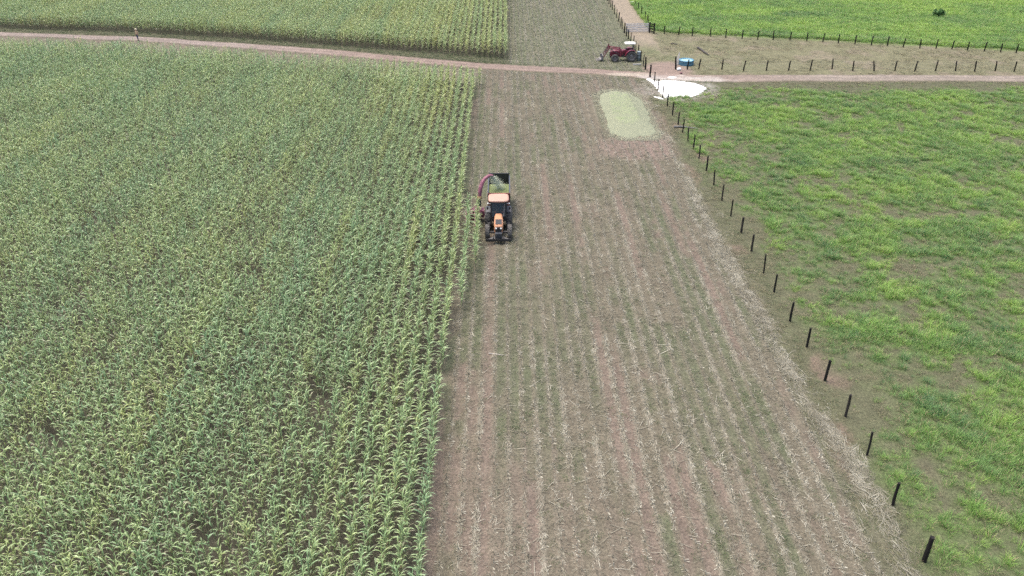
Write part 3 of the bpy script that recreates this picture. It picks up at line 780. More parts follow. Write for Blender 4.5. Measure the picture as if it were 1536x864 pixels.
for i, (a, b) in enumerate(L_lane2):
    put_post(a, b, 'dark fence post on the pasture side of the lane, %s behind the pale gate' % nth(i), 'posts beyond the gate on the pasture side', 0.95)
L_mid = [(1013.3, 104.2), (1031, 104), (1048, 103.3), (1082.7, 104.3), (1115, 106.7), (1149.3, 106), (1182.7, 106), (1215, 106), (1248, 103.5), (1279, 106.7), (1311, 106.7), (1342, 106.7), (1372, 106.7), (1403, 106.7), (1433, 106.7), (1462, 107.5), (1492.7, 107), (1521, 107.3)]
for i, (a, b) in enumerate(L_mid):
    if i == 0: put_post(a, b, 'thick black corner post leaning beside the blue trough', None, 1.05, True, 0.06)
    else: put_post(a, b, 'thin dark fence post along the dirt road, %s to the right of the corner post' % nth(i - 1), 'posts of the roadside fence', 0.92, False, random.gauss(0.10, 0.04))
L_up = [(996, 51), (1018, 52.5), (1038, 54), (1065, 54.7), (1088.7, 56.7), (1113, 57.9), (1136, 59.3), (1159.7, 59.9), (1184.7, 60.7), (1210, 61.9), (1234, 63.3), (1257, 64.5), (1282, 66), (1306.7, 67.3), (1330.7, 69), (1354.7, 70.7), (1379.7, 72.3), (1403.7, 73), (1427.3, 74), (1450.7, 75.3), (1476.3, 76.7), (1500.7, 78.3), (1524, 79.3)]
for i, (a, b) in enumerate(L_up):
    put_post(a, b, 'thin dark fence post at the edge of the bright pasture, %s past the board fence' % nth(i), 'posts of the fence below the far pasture', 0.88, False, random.gauss(0.06, 0.04))
def wires(name, label, pts, hs, r=0.005):
    mb = MB(); q = [gp(*p) for p in pts]
    for h in hs: mb.tube([(x, y, h) for x, y in q], r, n=4, cap=False)
    return tag(mb.build(name, M_wire, fix=False), label, 'fence wire')
wires('fence_wire', 'thin wire strands strung between the posts of the roadside fence', L_mid, (0.35, 0.65, 0.95, 1.2))
wires('fence_wire', 'thin wire strands strung between the posts below the far pasture', L_up, (0.3, 0.55, 0.8, 1.05, 1.2))

# gate of pale boards, and a black board panel beside it
gx0, gy0 = gp(938.5, 48.8); gx1, gy1 = gp(972.6, 48.4)
g = thing('field_gate', 'pale weathered wooden gate of wide rails closing the lane', 'gate', (gx0, gy0, 0), math.atan2(gy1 - gy0, gx1 - gx0))
GL = math.hypot(gx1 - gx0, gy1 - gy0)
for k in range(5):
    MB().box((GL / 2, 0, 0.22 + 0.27 * k), (GL, 0.035, 0.17)).build('rail', M_grey_wood, g, 0.008)
for u in (0.02, 0.5, 0.98):
    MB().box((GL * u, 0.035, 0.76), (0.10, 0.03, 1.35)).build('stile', M_grey_wood, g, 0.008)
MB().box((GL * 0.5, -0.035, 0.76), (GL * 1.04, 0.02, 0.08), ry=-math.atan2(1.0, GL)).build('brace', M_grey_wood, g)
bx0, by0 = gp(974, 48.9); bx1, by1 = gp(980.8, 50.4)
g = thing('board_fence', 'short black board fence panel standing between gate and wire fence', 'fence', (bx0, by0, 0), math.atan2(by1 - by0, bx1 - bx0))
BL = math.hypot(bx1 - bx0, by1 - by0)
for u in (0, BL):
    MB().box((u, 0, 0.8), (0.18, 0.18, 1.6)).build('post', M_post, g, 0.02)
for k in range(4):
    MB().box((BL / 2, -0.11, 0.3 + 0.37 * k), (BL + 0.2, 0.04, 0.17)).build('board', M_post, g, 0.006)

# ------------------------------------------------------------------ heaps
def heap(name, label, cat, outline, inner, hgt, m, kind=None, rim=0.12, rough=0.05, seed=0, sub=26):
    """mound: polar grid between its centre and its outline; the plateau is the inner outline"""
    O = np.array([gp(*p) for p in outline]); I = np.array([gp(*p) for p in inner])
    c = I.mean(0)
    def radius(poly, ang):
        out = np.zeros(len(ang))
        for i, a in enumerate(ang):
            d = np.array([math.cos(a), math.sin(a)]); best = 0
            for k in range(len(poly)):
                p, q = poly[k] - c, poly[(k + 1) % len(poly)] - c
                e = q - p; den = d[0] * e[1] - d[1] * e[0]
                if abs(den) < 1e-9: continue
                t = (p[0] * e[1] - p[1] * e[0]) / den; s = (p[0] * d[1] - p[1] * d[0]) / den
                if t > 0 and -1e-6 <= s <= 1 + 1e-6: best = max(best, t)
            out[i] = best
        return out
    n = 160; ang = np.linspace(0, 2 * math.pi, n, endpoint=False)
    ro, ri = radius(O, ang), radius(I, ang)
    ro = ro * (1 + (fbm(ang * 6, ang * 0 + seed, 121) - 0.5) * 0.14 + (fbm(ang * 25, ang * 0 + seed, 125) - 0.5) * 0.12 - 0.03)
    V = [(0, 0, hgt)]; Z = []
    rings = [(0, k / sub) for k in range(1, sub + 1)] + [(1, k / sub) for k in range(1, sub + 1)]
    for ty, u in rings:
        for j in range(n):
            if ty == 0: r_, z = ri[j] * u, hgt
            else:
                r_ = ri[j] + (ro[j] - ri[j]) * u
                z = rim + (hgt - rim) * (1 - u) ** 1.15 if u < 0.999 else -0.05
                z = z if u < 0.93 else z * (1 - (u - 0.93) / 0.07)
            x, y = r_ * math.cos(ang[j]), r_ * math.sin(ang[j])
            V.append((x, y, z))
    V = np.array(V)
    nz = (fbm(V[:, 0] * 1.2 + 9, V[:, 1] * 1.6, 122 + seed) - 0.5) * 2 + (fbm(V[:, 0] * 4, V[:, 1] * 4, 124 + seed) - 0.5) * 0.9
    V[:, 2] += nz * rough * sstep(0, hgt * 0.3, V[:, 2])
    V[-n:, 2] = -0.06
    Fs = [(0, 1 + j, 1 + (j + 1) % n) for j in range(n)]
    for k in range(len(rings) - 1):
        a = 1 + k * n
        Fs += [(a + j, a + n + j, a + n + (j + 1) % n, a + (j + 1) % n) for j in range(n)]
    mb = MB(); mb.add(V.tolist(), Fs, smooth=True)
    o = mb.build(name, m, loc=(c[0], c[1], 0)); return tag(o, label, cat, kind=kind)
M_silage = mat('chopped_silage', (0.130, 0.158, 0.070), 0.9, nscale=9, col2=(0.090, 0.112, 0.048), bump=0.05, spec=0.1)
def silage_heap_mat():
    m = bpy.data.materials.new('silage_heap'); m.use_nodes = True; t = m.node_tree; b = t.nodes['Principled BSDF']
    tc = t.nodes.new('ShaderNodeTexCoord'); sp = t.nodes.new('ShaderNodeSeparateXYZ'); t.links.new(tc.outputs['Object'], sp.inputs[0])
    n = t.nodes.new('ShaderNodeTexNoise'); n.inputs['Scale'].default_value = 3.5; n.inputs['Detail'].default_value = 8; t.links.new(tc.outputs['Object'], n.inputs[0])
    n2 = t.nodes.new('ShaderNodeTexNoise'); n2.inputs['Scale'].default_value = 16; n2.inputs['Detail'].default_value = 4; t.links.new(tc.outputs['Object'], n2.inputs[0])
    ad = t.nodes.new('ShaderNodeMath'); ad.operation = 'MULTIPLY_ADD'; ad.inputs[1].default_value = 0.5; t.links.new(n.outputs[0], ad.inputs[0]); t.links.new(sp.outputs[2], ad.inputs[2])
    r = t.nodes.new('ShaderNodeMapRange'); r.inputs[1].default_value = 0.72; r.inputs[2].default_value = 1.08; t.links.new(ad.outputs[0], r.inputs[0])
    mx = t.nodes.new('ShaderNodeMix'); mx.data_type = 'RGBA'; mx.inputs['A'].default_value = (0.176, 0.190, 0.132, 1); mx.inputs['B'].default_value = (0.172, 0.225, 0.105, 1)
    t.links.new(r.outputs[0], mx.inputs['Factor'])
    r2 = t.nodes.new('ShaderNodeMapRange'); r2.inputs[1].default_value = 0.3; r2.inputs[2].default_value = 0.7; r2.inputs[3].default_value = 0.88; r2.inputs[4].default_value = 1.1; t.links.new(n2.outputs[0], r2.inputs[0])
    sc = t.nodes.new('ShaderNodeVectorMath'); sc.operation = 'SCALE'; t.links.new(mx.outputs['Result'], sc.inputs[0]); t.links.new(r2.outputs[0], sc.inputs['Scale'])
    t.links.new(sc.outputs[0], b.inputs['Base Color']); b.inputs['Roughness'].default_value = 0.95; b.inputs['Specular IOR Level'].default_value = 0.1
    bp = t.nodes.new('ShaderNodeBump'); bp.inputs['Distance'].default_value = 0.04; t.links.new(n2.outputs[0], bp.inputs['Height']); t.links.new(bp.outputs[0], b.inputs['Normal'])
    return m
heap('silage_heap', 'flat pale green heap of chopped silage on the stubble near the lime', 'silage heap',
     [(896, 141.4), (909, 137), (924, 136.5), (944, 139.2), (957, 143.7), (966, 156), (974, 170), (980, 187), (989, 200), (981, 207), (958, 209.5), (935, 209), (915, 201.6), (907, 178), (900, 157)],
     [(914, 147), (926, 145), (942, 149), (951, 168), (959, 185), (946, 190), (930, 190), (920, 176)], 0.55, silage_heap_mat(), rim=0.07, rough=0.12, seed=3)
crumb = []
for k in range(4):
    r = random.Random(900 + k); mb = MB()
    for q in range(40):
        x, y = r.gauss(0, 0.16), r.gauss(0, 0.16); a = Vector((r.gauss(0, 1), r.gauss(0, 1), r.gauss(0, 0.25))).normalized() * r.uniform(0.015, 0.045); b = a.cross(Vector((0, 0, 1))).normalized() * r.uniform(0.01, 0.03)
        p = Vector((x, y, r.uniform(0.01, 0.05))); mb.add([p - a, p + b, p + a, p - b], [(0, 1, 2, 3)])
    crumb.append(mb.build('silage_crumb_source_%02d' % k, mat('silage_crumb', (0.215, 0.222, 0.155), 0.9), fix=False, link=False))
ol = np.array([gp(*p) for p in [(896, 141.4), (909, 137), (924, 136.5), (944, 139.2), (957, 143.7), (966, 156), (974, 170), (980, 187), (989, 200), (981, 207), (958, 209.5), (935, 209), (915, 201.6), (907, 178), (900, 157)]])
seg = RNG.integers(0, len(ol), 900); u_ = RNG.random(900)[:, None]
q_ = ol[seg] * (1 - u_) + ol[(seg + 1) % len(ol)] * u_ + RNG.normal(0, 0.30, (900, 2))
sq = RNG.uniform(0.5, 1.3, 900)
scatter('silage_crumbs', 'loose crumbs of chopped silage spilled around the pale green heap', 'silage crumbs', np.stack([q_[:, 0], q_[:, 1], np.full(900, 0.02)], 1), np.stack([ZERO(900), ZERO(900), RNG.uniform(0, 6.28, 900)], 1), np.stack([sq] * 3, 1), RNG.integers(0, 4, 900), np.full(900, 0.5), source_collection('silage_crumb_sources', crumb))
M_lime = mat('lime_powder', (0.80, 0.80, 0.79), 0.9, nscale=2.5, col2=(0.62, 0.61, 0.59), spec=0.1, bump=0.04)
heap('lime_heap', 'bright white heap of lime powder spread under the fence by the road', 'lime heap',
     [(972, 120), (981, 122.6), (991, 121.6), (1012, 121.8), (1030, 123.6), (1051, 128), (1060, 132), (1056, 138), (1049, 142), (1044, 144.5), (1030, 146.2), (1008, 145.7), (997, 146.5), (990, 141), (984, 134), (979, 127)],
     [(992, 128), (1012, 126.5), (1032, 129), (1042, 133), (1030, 139), (1008, 139), (998, 136)], 0.42, M_lime, rim=0.10, rough=0.07, seed=5)
for k, (poly, inn, lb) in enumerate([
        ([(968, 118.5), (974, 117.5), (981, 120.5), (980, 124.5), (975, 122.5)], [(974, 120.3), (977, 121.5), (976, 121.8)], 'small white lime smear trailing left of the big lime heap'),
        ([(979, 145), (988, 145.3), (996, 148.8), (990, 148.6)], [(987, 146.6), (991, 147.4), (989, 147.3)], 'thin white lime streak at the lower corner of the lime heap'),
        ([(1000, 116.3), (1008, 114.6), (1016, 116.5), (1009, 118.2)], [(1006, 116.2), (1011, 116.4), (1008, 117)], 'faint white lime spill lying on the dirt road')]):
    heap('lime_spill', lb, 'lime spill', poly, inn, 0.07, M_lime, rim=0.04, rough=0.03, seed=20 + k, sub=6)

# ------------------------------------------------------------------ small things by the crossing
M_blue = mat('blue_fibreglass', (0.06, 0.20, 0.30), 0.5, noise=0.25, nscale=2)
M_bluein = mat('pale_blue_inside', (0.30, 0.52, 0.58), 0.5, noise=0.15, nscale=2)
M_water = mat('water', (0.24, 0.42, 0.48), 0.10, spec=0.6)
tx, ty = gp(1029, 96.6)
t = thing('water_trough', 'round blue water trough on the dry grass behind the roadside fence', 'water trough', (tx, ty, 0))
MB().lathe([(0.0, 0.02), (1.04, 0.02), (1.06, 0.06), (0.97, 0.56), (1.01, 0.60), (1.01, 0.66), (0.92, 0.66), (0.90, 0.54)], 48).build('tank_wall', M_blue, t)
MB().lathe([(0.0, 0.56), (0.91, 0.56)], 48).build('water', M_water, t)
M_pale = mat('pale_board', (0.50, 0.46, 0.40), 0.8, noise=0.25, nscale=5)
x, y = gp(1014.6, 98)
o = MB().box((0, 0, 0.85), (0.42, 0.06, 1.8), taper=(0.35, 1)).build('leaning_board', M_pale, loc=(x, y + 0.1, 0)); o.rotation_euler = (-0.22, 0.22, 0)
tag(o, 'pale pointed board leaning between the corner post and blue trough', 'board')
M_white = mat('white_plastic', (0.80, 0.80, 0.78), 0.6, noise=0.1)
def sack(name, label, px, py, dims, rz, m, cat):
    x, y = gp(px, py); mb = MB(); V = []; Fs = []
    n, k = 16, 9
    r = random.Random(int(px))
    for i in range(k + 1):
        a = -math.pi / 2 + math.pi * i / k
        for j in range(n):
            b = 2 * math.pi * j / n
            sq = lambda v: math.copysign(abs(v) ** 0.65, v)
            q = 1 + r.uniform(-0.05, 0.05)
            V.append((dims[0] / 2 * sq(math.cos(a)) * sq(math.cos(b)) * q, dims[1] / 2 * sq(math.cos(a)) * sq(math.sin(b)) * q, dims[2] / 2 * (1 + sq(math.sin(a)))))
    for i in range(k):
        for j in range(n): Fs.append((i * n + j, i * n + (j + 1) % n, (i + 1) * n + (j + 1) % n, (i + 1) * n + j))
    mb.add(V, Fs, smooth=True); o = mb.build(name, m, loc=(x, y, 0)); o.rotation_euler[2] = rz
    return tag(o, label, cat)
sack('white_sack', 'small white sack lying at the foot of the corner post', 1018.3, 105.5, (0.55, 0.4, 0.34), 0.2, M_white, 'sack')
sack('dark_sack', 'small dark purple scrap lying on the road edge below the white sack', 1021.5, 110.2, (0.40, 0.25, 0.16), 0.3, mat('purple_scrap', (0.12, 0.04, 0.06), 0.8), 'sack')
sack('white_bag', 'white bag on the lane beside the fence at the top of photo', 948.8, 4.5, (0.75, 0.5, 0.28), -0.2, M_white, 'bag')
M_drum = mat('grey_blue_plastic', (0.125, 0.16, 0.17), 0.55, noise=0.3, nscale=3)
x, y = gp(957.8, 91.0)
t = thing('storage_drum', 'tall grey-blue drum standing behind the red tractor against the posts', 'drum', (x, y, 0))
MB().lathe([(0, 0), (0.27, 0), (0.29, 0.04), (0.29, 0.40), (0.305, 0.42), (0.305, 0.46), (0.29, 0.48), (0.29, 0.84), (0.305, 0.86), (0.305, 0.90), (0.29, 0.92), (0.285, 1.22), (0.26, 1.28), (0.0, 1.28)], 28).build('barrel', M_drum, t)
MB().lathe([(0.30, 1.20), (0.30, 1.26), (0.24, 1.30), (0, 1.31)], 28).build('lid', mat('drum_lid', (0.2, 0.25, 0.26), 0.5), t)
def plank(name, label, p0, p1, wdt, thk, m, cat, z=0.0):
    a, b = gp(*p0), gp(*p1); L = math.hypot(b[0] - a[0], b[1] - a[1])
    o = MB().box((0, 0, thk / 2), (L, wdt, thk)).build(name, m, loc=((a[0] + b[0]) / 2, (a[1] + b[1]) / 2, z), bevel=0.01); o.rotation_euler[2] = math.atan2(b[1] - a[1], b[0] - a[0])
    return tag(o, label, cat)
plank('plank', 'pale grey plank lying on the ground below the red tractor', (949.5, 97.6), (961.5, 97.3), 0.32, 0.14, mat('pale_plank', (0.23, 0.235, 0.225), 0.8, noise=0.2), 'plank')
M_log = mat('dark_log', (0.055, 0.050, 0.045), 0.9, noise=0.4, nscale=6)
M_greylog = mat('grey_log', (0.15, 0.148, 0.14), 0.9, noise=0.4, nscale=6)
def log(label, pts, r0, m, name='log', cat='log'):
    q = [gp(*p) for p in pts]; c = q[0]; mb = MB()
    P_ = []; R_ = []
    for i in range(len(q) - 1):
        for u in np.linspace(0, 1, 4, endpoint=False): P_.append((q[i][0] + (q[i + 1][0] - q[i][0]) * u - c[0], q[i][1] + (q[i + 1][1] - q[i][1]) * u - c[1], r0 * 0.85))
    P_.append((q[-1][0] - c[0], q[-1][1] - c[1], r0 * 0.6))
    R_ = [r0 * (1 - 0.55 * i / (len(P_) - 1)) * random.uniform(0.85, 1.1) for i in range(len(P_))]
    mb.tube(P_, R_, n=9)
    return tag(mb.build(name, m, loc=(c[0], c[1], 0)), label, cat)
log('dark branch lying on the dry grass strip behind the blue trough', [(1046.5, 72.8), (1052, 76), (1057, 80), (1062.5, 83.5)], 0.17, M_log, 'branch', 'branch')
log('short dark stick lying on the dry grass near the pale gate', [(1006, 66.5), (1011, 66.3), (1016, 67.4)], 0.10, M_log, 'branch', 'branch')
log('long grey log lying across under the boundary fence beside the pasture', [(1011, 191.5), (1022, 191.2), (1034, 192.6), (1047, 194)], 0.12, M_greylog)
log('long pale bare stick lying on the stubble in front of the tractor', [(733, 530.5), (743, 531.5), (752, 533), (763, 533.5)], 0.035, mat('pale_stick', (0.33, 0.305, 0.265), 0.8), 'stick', 'stick')

# shrubs in the far pasture
M_shrub = blade_mat('shrub_leaf', [(0.0, (0.045, 0.110, 0.036)), (0.5, (0.072, 0.160, 0.042)), (1.0, (0.10, 0.2, 0.045))], rough=0.5, transl=0.2)
def shrub(label, px, py, wd, h, seed):
    r = random.Random(seed); x, y = gp(px, py)
    t = thing('shrub', label, 'shrub', (x, y, 0))
    st = MB()
    for k in range(6):
        a = r.uniform(0, 6.28); st.tube([(0, 0, -0.05), (0.25 * wd * math.cos(a), 0.25 * wd * math.sin(a), h * 0.45), (0.38 * wd * math.cos(a), 0.38 * wd * math.sin(a), h * 0.75)], [0.05, 0.03, 0.012], n=5)
    st.build('stems', M_log, t)
    fo = MB()
    lobes = [(r.gauss(0, 0.22) * wd, r.gauss(0, 0.22) * wd, h * r.uniform(0.35, 0.8), wd * r.uniform(0.16, 0.28)) for _ in range(9)]
    for k in range(1500):
        lx, ly, lz, lr = r.choice(lobes)
        d = Vector((r.gauss(0, 1), r.gauss(0, 1), r.gauss(0, 1))).normalized() * lr * r.uniform(0.5, 1.1)
        p = Vector((lx, ly, lz)) + d; p.z = max(p.z, 0.05)
        a = Vector((r.gauss(0, 1), r.gauss(0, 1), r.gauss(0, 0.6))).normalized(); b = a.cross(Vector((r.gauss(0, 1), r.gauss(0, 1), 1))).normalized()
        L = r.uniform(0.10, 0.2)
        fo.add([p - a * L, p + b * L * 0.4, p + a * L, p - b * L * 0.4], [(0, 1, 2, 3)])
    f = fo.build('foliage', M_shrub, t, fix=False); f['tint'] = 0.4
shrub('dark round green shrub standing alone in the bright far pasture', 1406, 25.5, 1.7, 1.3, 5)

# ------------------------------------------------------------------ machines
M_tyre = mat('tyre_rubber', (0.030, 0.030, 0.030), 0.85, noise=0.0, nscale=6, col2=(0.10, 0.095, 0.085))
M_black = mat('black_paint', (0.020, 0.021, 0.023), 0.5, noise=0.3)
M_dark = mat('dark_steel', (0.055, 0.055, 0.058), 0.6, noise=0.4)
M_grey = mat('grey_paint', (0.040, 0.047, 0.058), 0.5, noise=0.25)
M_orange = mat('orange_paint', (0.42, 0.21, 0.115), 0.45, noise=0.12)
M_roof = mat('faded_orange_roof', (0.36, 0.215, 0.16), 0.6, noise=0.10, nscale=2)
M_red = mat('red_paint', (0.135, 0.012, 0.030), 0.4, noise=0.25)
M_pink = mat('magenta_red_paint', (0.20, 0.065, 0.100), 0.6, noise=0.25, nscale=4)
M_trail = mat('trailer_red', (0.19, 0.045, 0.032), 0.6, noise=0.35)
M_glass = mat('dark_glass', (0.04, 0.06, 0.075), 0.08, spec=0.8)
M_rimgrey = mat('rim_grey', (0.17, 0.16, 0.155), 0.55, noise=0.2)
M_rimorange = mat('rim_dull', (0.30, 0.20, 0.12), 0.6, noise=0.2)
M_lamp = mat('lamp_glass', (0.70, 0.70, 0.66), 0.15)
M_whitepaint = mat('white_canopy', (0.50, 0.51, 0.48), 0.5, noise=0.08)

def wheel(parent, name, loc, R, W, rimR, m_rim, lugs=22, side=1):
    """axle along X; side = +1: outside faces +X"""
    w_ = part_empty(name, parent, loc)
    T = Matrix.Rotation(math.pi / 2, 4, 'Y')
    ty_ = MB()
    ty_.lathe([(rimR, -W * 0.42), (rimR + 0.25 * (R - rimR), -W * 0.5), (R * 0.93, -W * 0.5), (R * 0.965, -W * 0.36), (R * 0.97, 0), (R * 0.965, W * 0.36), (R * 0.93, W * 0.5), (rimR + 0.25 * (R - rimR), W * 0.5), (rimR, W * 0.42), (rimR, -W * 0.42)], 40, T)
    for k in range(lugs):
        for s_ in (-1, 1):
            a = 2 * math.pi * (k + (0.5 if s_ > 0 else 0)) / lugs
            M_ = Matrix.Rotation(a, 4, 'X') @ Matrix.Translation((s_ * W * 0.24, 0, R * 0.975)) @ Matrix.Rotation(s_ * 0.65, 4, 'Z')
            ty_.box((0, 0, 0), (W * 0.56, 0.05 * R / 0.7, R * 0.065), M_)
    ty_.build('tyre', M_tyre, w_)
    rm = MB()
    rm.lathe([(rimR * 1.01, -W * 0.42), (rimR * 0.93, -W * 0.40), (rimR * 0.90, W * 0.05 * side), (rimR * 0.55, W * 0.12 * side), (rimR * 0.22, W * 0.14 * side), (rimR * 0.20, W * 0.22 * side), (0.0, W * 0.22 * side)], 32, T)
    rm.lathe([(rimR * 1.01, W * 0.42), (rimR * 0.93, W * 0.40), (rimR * 0.90, W * 0.05 * side)], 32, T)
    for k in range(8):
        a = 2 * math.pi * k / 8
        rm.box((W * 0.15 * side, math.cos(a) * rimR * 0.36, math.sin(a) * rimR * 0.36), (0.03, 0.04, 0.04))
    rm.build('rim', m_rim, w_)
    return w_
def bm_hood(secs, mb=None):
    """loft of rounded-top sections along Y: (y, half width, z bottom, z top)"""
    mb = mb or MB(); V = []; n = 12
    for y, hw, zb, zt in secs:
        rr = min(hw * 0.55, (zt - zb) * 0.4)
        ring = [(-hw, y, zb)]
        for k in range(5):
            a = math.pi - k * math.pi / 8
            ring.append((-hw + rr + rr * math.cos(a), y, zt - rr + rr * math.sin(a)))
        for k in range(5):
            a = math.pi / 2 - k * math.pi / 8
            ring.append((hw - rr + rr * math.cos(a), y, zt - rr + rr * math.sin(a)))
        ring.append((hw, y, zb)); V += ring
    Fs = []
    for i in range(len(secs) - 1):
        for j in range(n):
            q = (j + 1) % n; Fs.append((i * n + j, i * n + q, (i + 1) * n + q, (i + 1) * n + j))
    Fs += [tuple(range(n)), tuple(range((len(secs) - 1) * n, len(secs) * n))]
    mb.add(V, Fs, smooth=False); return mb

# --- orange tractor, driving toward the camera (its front is -Y)
TX, TY = gp(748, 358)
t = thing('orange_tractor', 'orange tractor with pale orange cab roof driving along the corn edge', 'tractor', (TX, TY, 0), 0.0)
YR = 2.35                                   # rear axle
for s_ in (-1, 1):
    wheel(t, 'front_wheel', (s_ * 0.90, 0, 0.62), 0.62, 0.36, 0.33, M_rimorange, 18, s_)
    wheel(t, 'rear_wheel', (s_ * 0.90, YR, 0.84), 0.84, 0.46, 0.42, M_rimorange, 20, s_)
MB().tube([(-0.75, 0, 0.60), (0, 0, 0.56), (0.75, 0, 0.60)], 0.09).box((0, 0, 0.58), (0.34, 0.30, 0.26)).build('front_axle', M_dark, t)
MB().box((0, 0.8, 0.78), (0.42, 2.3, 0.42)).box((0, 2.3, 0.85), (0.95, 0.7, 0.5)).tube([(-0.7, YR, 0.84), (0.7, YR, 0.84)], 0.12).box((0, 2.95, 0.62), (0.5, 0.5, 0.3)).build('chassis', M_dark, t, 0.02)
bm_hood([(-0.50, 0.28, 0.78, 1.30), (-0.42, 0.34, 0.76, 1.40), (0.10, 0.37, 0.80, 1.50), (0.7, 0.36, 0.82, 1.58), (1.28, 0.30, 0.85, 1.66)]).build('hood', M_orange, t, 0.015)
MB().box((0, 0.02, 1.485), (0.50, 0.72, 0.05), rx=0.14).build('hood_vent', M_black, t, 0.01)
gr = MB().box((0, -0.52, 1.02), (0.50, 0.06, 0.46))
for k in range(5): gr.box((0, -0.56, 0.86 + 0.08 * k), (0.44, 0.02, 0.025))
gr.build('grille', M_black, t, 0.008)
for s_ in (-1, 1):
    MB().lathe([(0.0, 0.035), (0.055, 0.03), (0.075, 0.0), (0.08, -0.03)], 16, Matrix.Translation((s_ * 0.19, -0.565, 1.16)) @ Matrix.Rotation(math.pi / 2, 4, 'X')).build('headlight', M_lamp, t)
fw = MB()
for k in range(7): fw.box((-0.24 + 0.08 * k, -0.80, 0.70), (0.068, 0.34, 0.40))
fw.build('front_weight', M_grey, t, 0.015)
MB().box((0, -0.62, 0.66), (0.30, 0.30, 0.24)).build('front_bracket', M_dark, t)
MB().add([(-1.0, -1.04, 0.42), (1.0, -1.04, 0.42), (0.42, -0.70, 0.54), (-0.42, -0.70, 0.54), (-1.0, -1.04, 0.36), (1.0, -1.04, 0.36), (0.42, -0.70, 0.48), (-0.42, -0.70, 0.48)], [(0, 1, 2, 3), (7, 6, 5, 4), (0, 4, 5, 1), (1, 5, 6, 2), (2, 6, 7, 3), (3, 7, 4, 0)]).box((0, -1.05, 0.38), (2.04, 0.07, 0.22)).box((-0.42, -0.82, 0.55), (0.07, 0.5, 0.10)).box((0.42, -0.82, 0.55), (0.07, 0.5, 0.10)).build('front_bar', M_black, t, 0.01)
for s_ in (-1, 1):
    fd = MB(); ring = []
    n_ = 12; V = []
    for k in range(n_ + 1):
        a = math.radians(50 + 105 * k / n_)
        yy, zz = YR - 0.95 * math.cos(a), 0.84 + 0.95 * math.sin(a)
        V += [(s_ * 0.66, yy, zz), (s_ * 1.02, yy, zz), (s_ * 1.02, yy, zz - 0.03), (s_ * 0.66, yy, zz - 0.03)]
    Fs = []
    for k in range(n_):
        a = 4 * k
        Fs += [(a + i, a + (i + 1) % 4, a + 4 + (i + 1) % 4, a + 4 + i) for i in range(4)]
    Fs += [(0, 1, 2, 3), (4 * n_, 4 * n_ + 1, 4 * n_ + 2, 4 * n_ + 3)]
    fd.add(V, Fs, smooth=False)
    fd.box((s_ * 0.64, YR, 1.35), (0.04, 1.25, 0.75))
    fd.build('fender', M_grey, t)
# cab: frame, glass, roof
cf = MB()
CB, CT = 1.30, 2.52
fr = [(-0.62, 1.42), (0.62, 1.42), (0.70, 2.92), (-0.70, 2.92)]; ft = [(-0.60, 1.62), (0.60, 1.62), (0.66, 2.86), (-0.66, 2.86)]
for (a, b), (c, d) in zip(fr, ft): cf.tube([(a, b, CB - 0.1), (c, d, CT)], 0.05, n=6)
for s_ in (-1, 1):
    cf.tube([(s_ * 0.66, 2.15, CB), (s_ * 0.64, 2.2, CT)], 0.04, n=6)
    cf.box((s_ * 0.63, 1.52, 0.95), (0.10, 0.30, 0.5))
cf.box((0, 1.40, 1.22), (1.2, 0.08, 0.20)).box((0, 2.92, 1.30), (1.36, 0.08, 0.35)).box((0, 2.1, 0.98), (1.24, 1.5, 0.10))
cf.build('cab_frame', M_black, t)
def pane(pts): return MB().add(pts, [(0, 1, 2, 3)])
def mglass():
    m = bpy.data.materials.new('cab_glass'); m.use_nodes = True; tt = m.node_tree; b = tt.nodes['Principled BSDF']; out = tt.nodes['Material Output']
    b.inputs['Base Color'].default_value = (0.06, 0.09, 0.11, 1); b.inputs['Roughness'].default_value = 0.05; b.inputs['Specular IOR Level'].default_value = 0.8
    tr = tt.nodes.new('ShaderNodeBsdfTransparent'); tr.inputs[0].default_value = (0.55, 0.65, 0.70, 1); ms = tt.nodes.new('ShaderNodeMixShader'); ms.inputs[0].default_value = 0.5
    tt.links.new(b.outputs[0], ms.inputs[1]); tt.links.new(tr.outputs[0], ms.inputs[2]); tt.links.new(ms.outputs[0], out.inputs[0]); return m
M_cabglass = mglass()
pane([(-0.58, 1.43, CB), (0.58, 1.43, CB), (0.56, 1.62, CT), (-0.56, 1.62, CT)]).build('windshield', M_cabglass, t)
pane([(-0.66, 2.92, CB + .1), (0.66, 2.92, CB + .1), (0.62, 2.86, CT), (-0.62, 2.86, CT)]).build('rear_window', M_cabglass, t)
for s_ in (-1, 1):
    d = pane([(s_ * 0.63, 1.48, CB), (s_ * 0.67, 2.11, CB), (s_ * 0.645, 2.16, CT), (s_ * 0.61, 1.65, CT)]).build('cab_door', M_cabglass, t)
    MB().box((s_ * 0.69, 2.02, 1.45), (0.03, 0.05, 0.16)).build('handle', M_black, d)
MB().box((0, 2.35, 1.25), (0.5, 0.48, 0.16)).box((0, 2.60, 1.58), (0.48, 0.13, 0.6), rx=-0.12).build('seat', M_grey, t, 0.04)
MB().tube([(0.19 * math.cos(a), 1.86 + 0.17 * math.sin(a), 1.62 + 0.08 * math.sin(a)) for a in np.linspace(0, 6.28, 17)], 0.016, n=5, cap=False).tube([(0, 1.86, 1.62), (0, 1.6, 1.28)], 0.03, n=6).build('steering_wheel', M_black, t)
MB().box((0, 1.55, 1.32), (0.55, 0.22, 0.34)).build('dashboard', M_dark, t, 0.03)
rf = MB(); V = []
for z, g_ in ((0.0, 0.93), (0.05, 1.0), (0.12, 0.97), (0.17, 0.82)):
    for k in range(40):
        a = 2 * math.pi * k / 40; sq = lambda v: math.copysign(abs(v) ** 0.42, v)
        V.append((0.84 * g_ * sq(math.cos(a)), 2.22 + 0.80 * g_ * sq(math.sin(a)), CT + 0.03 + z))
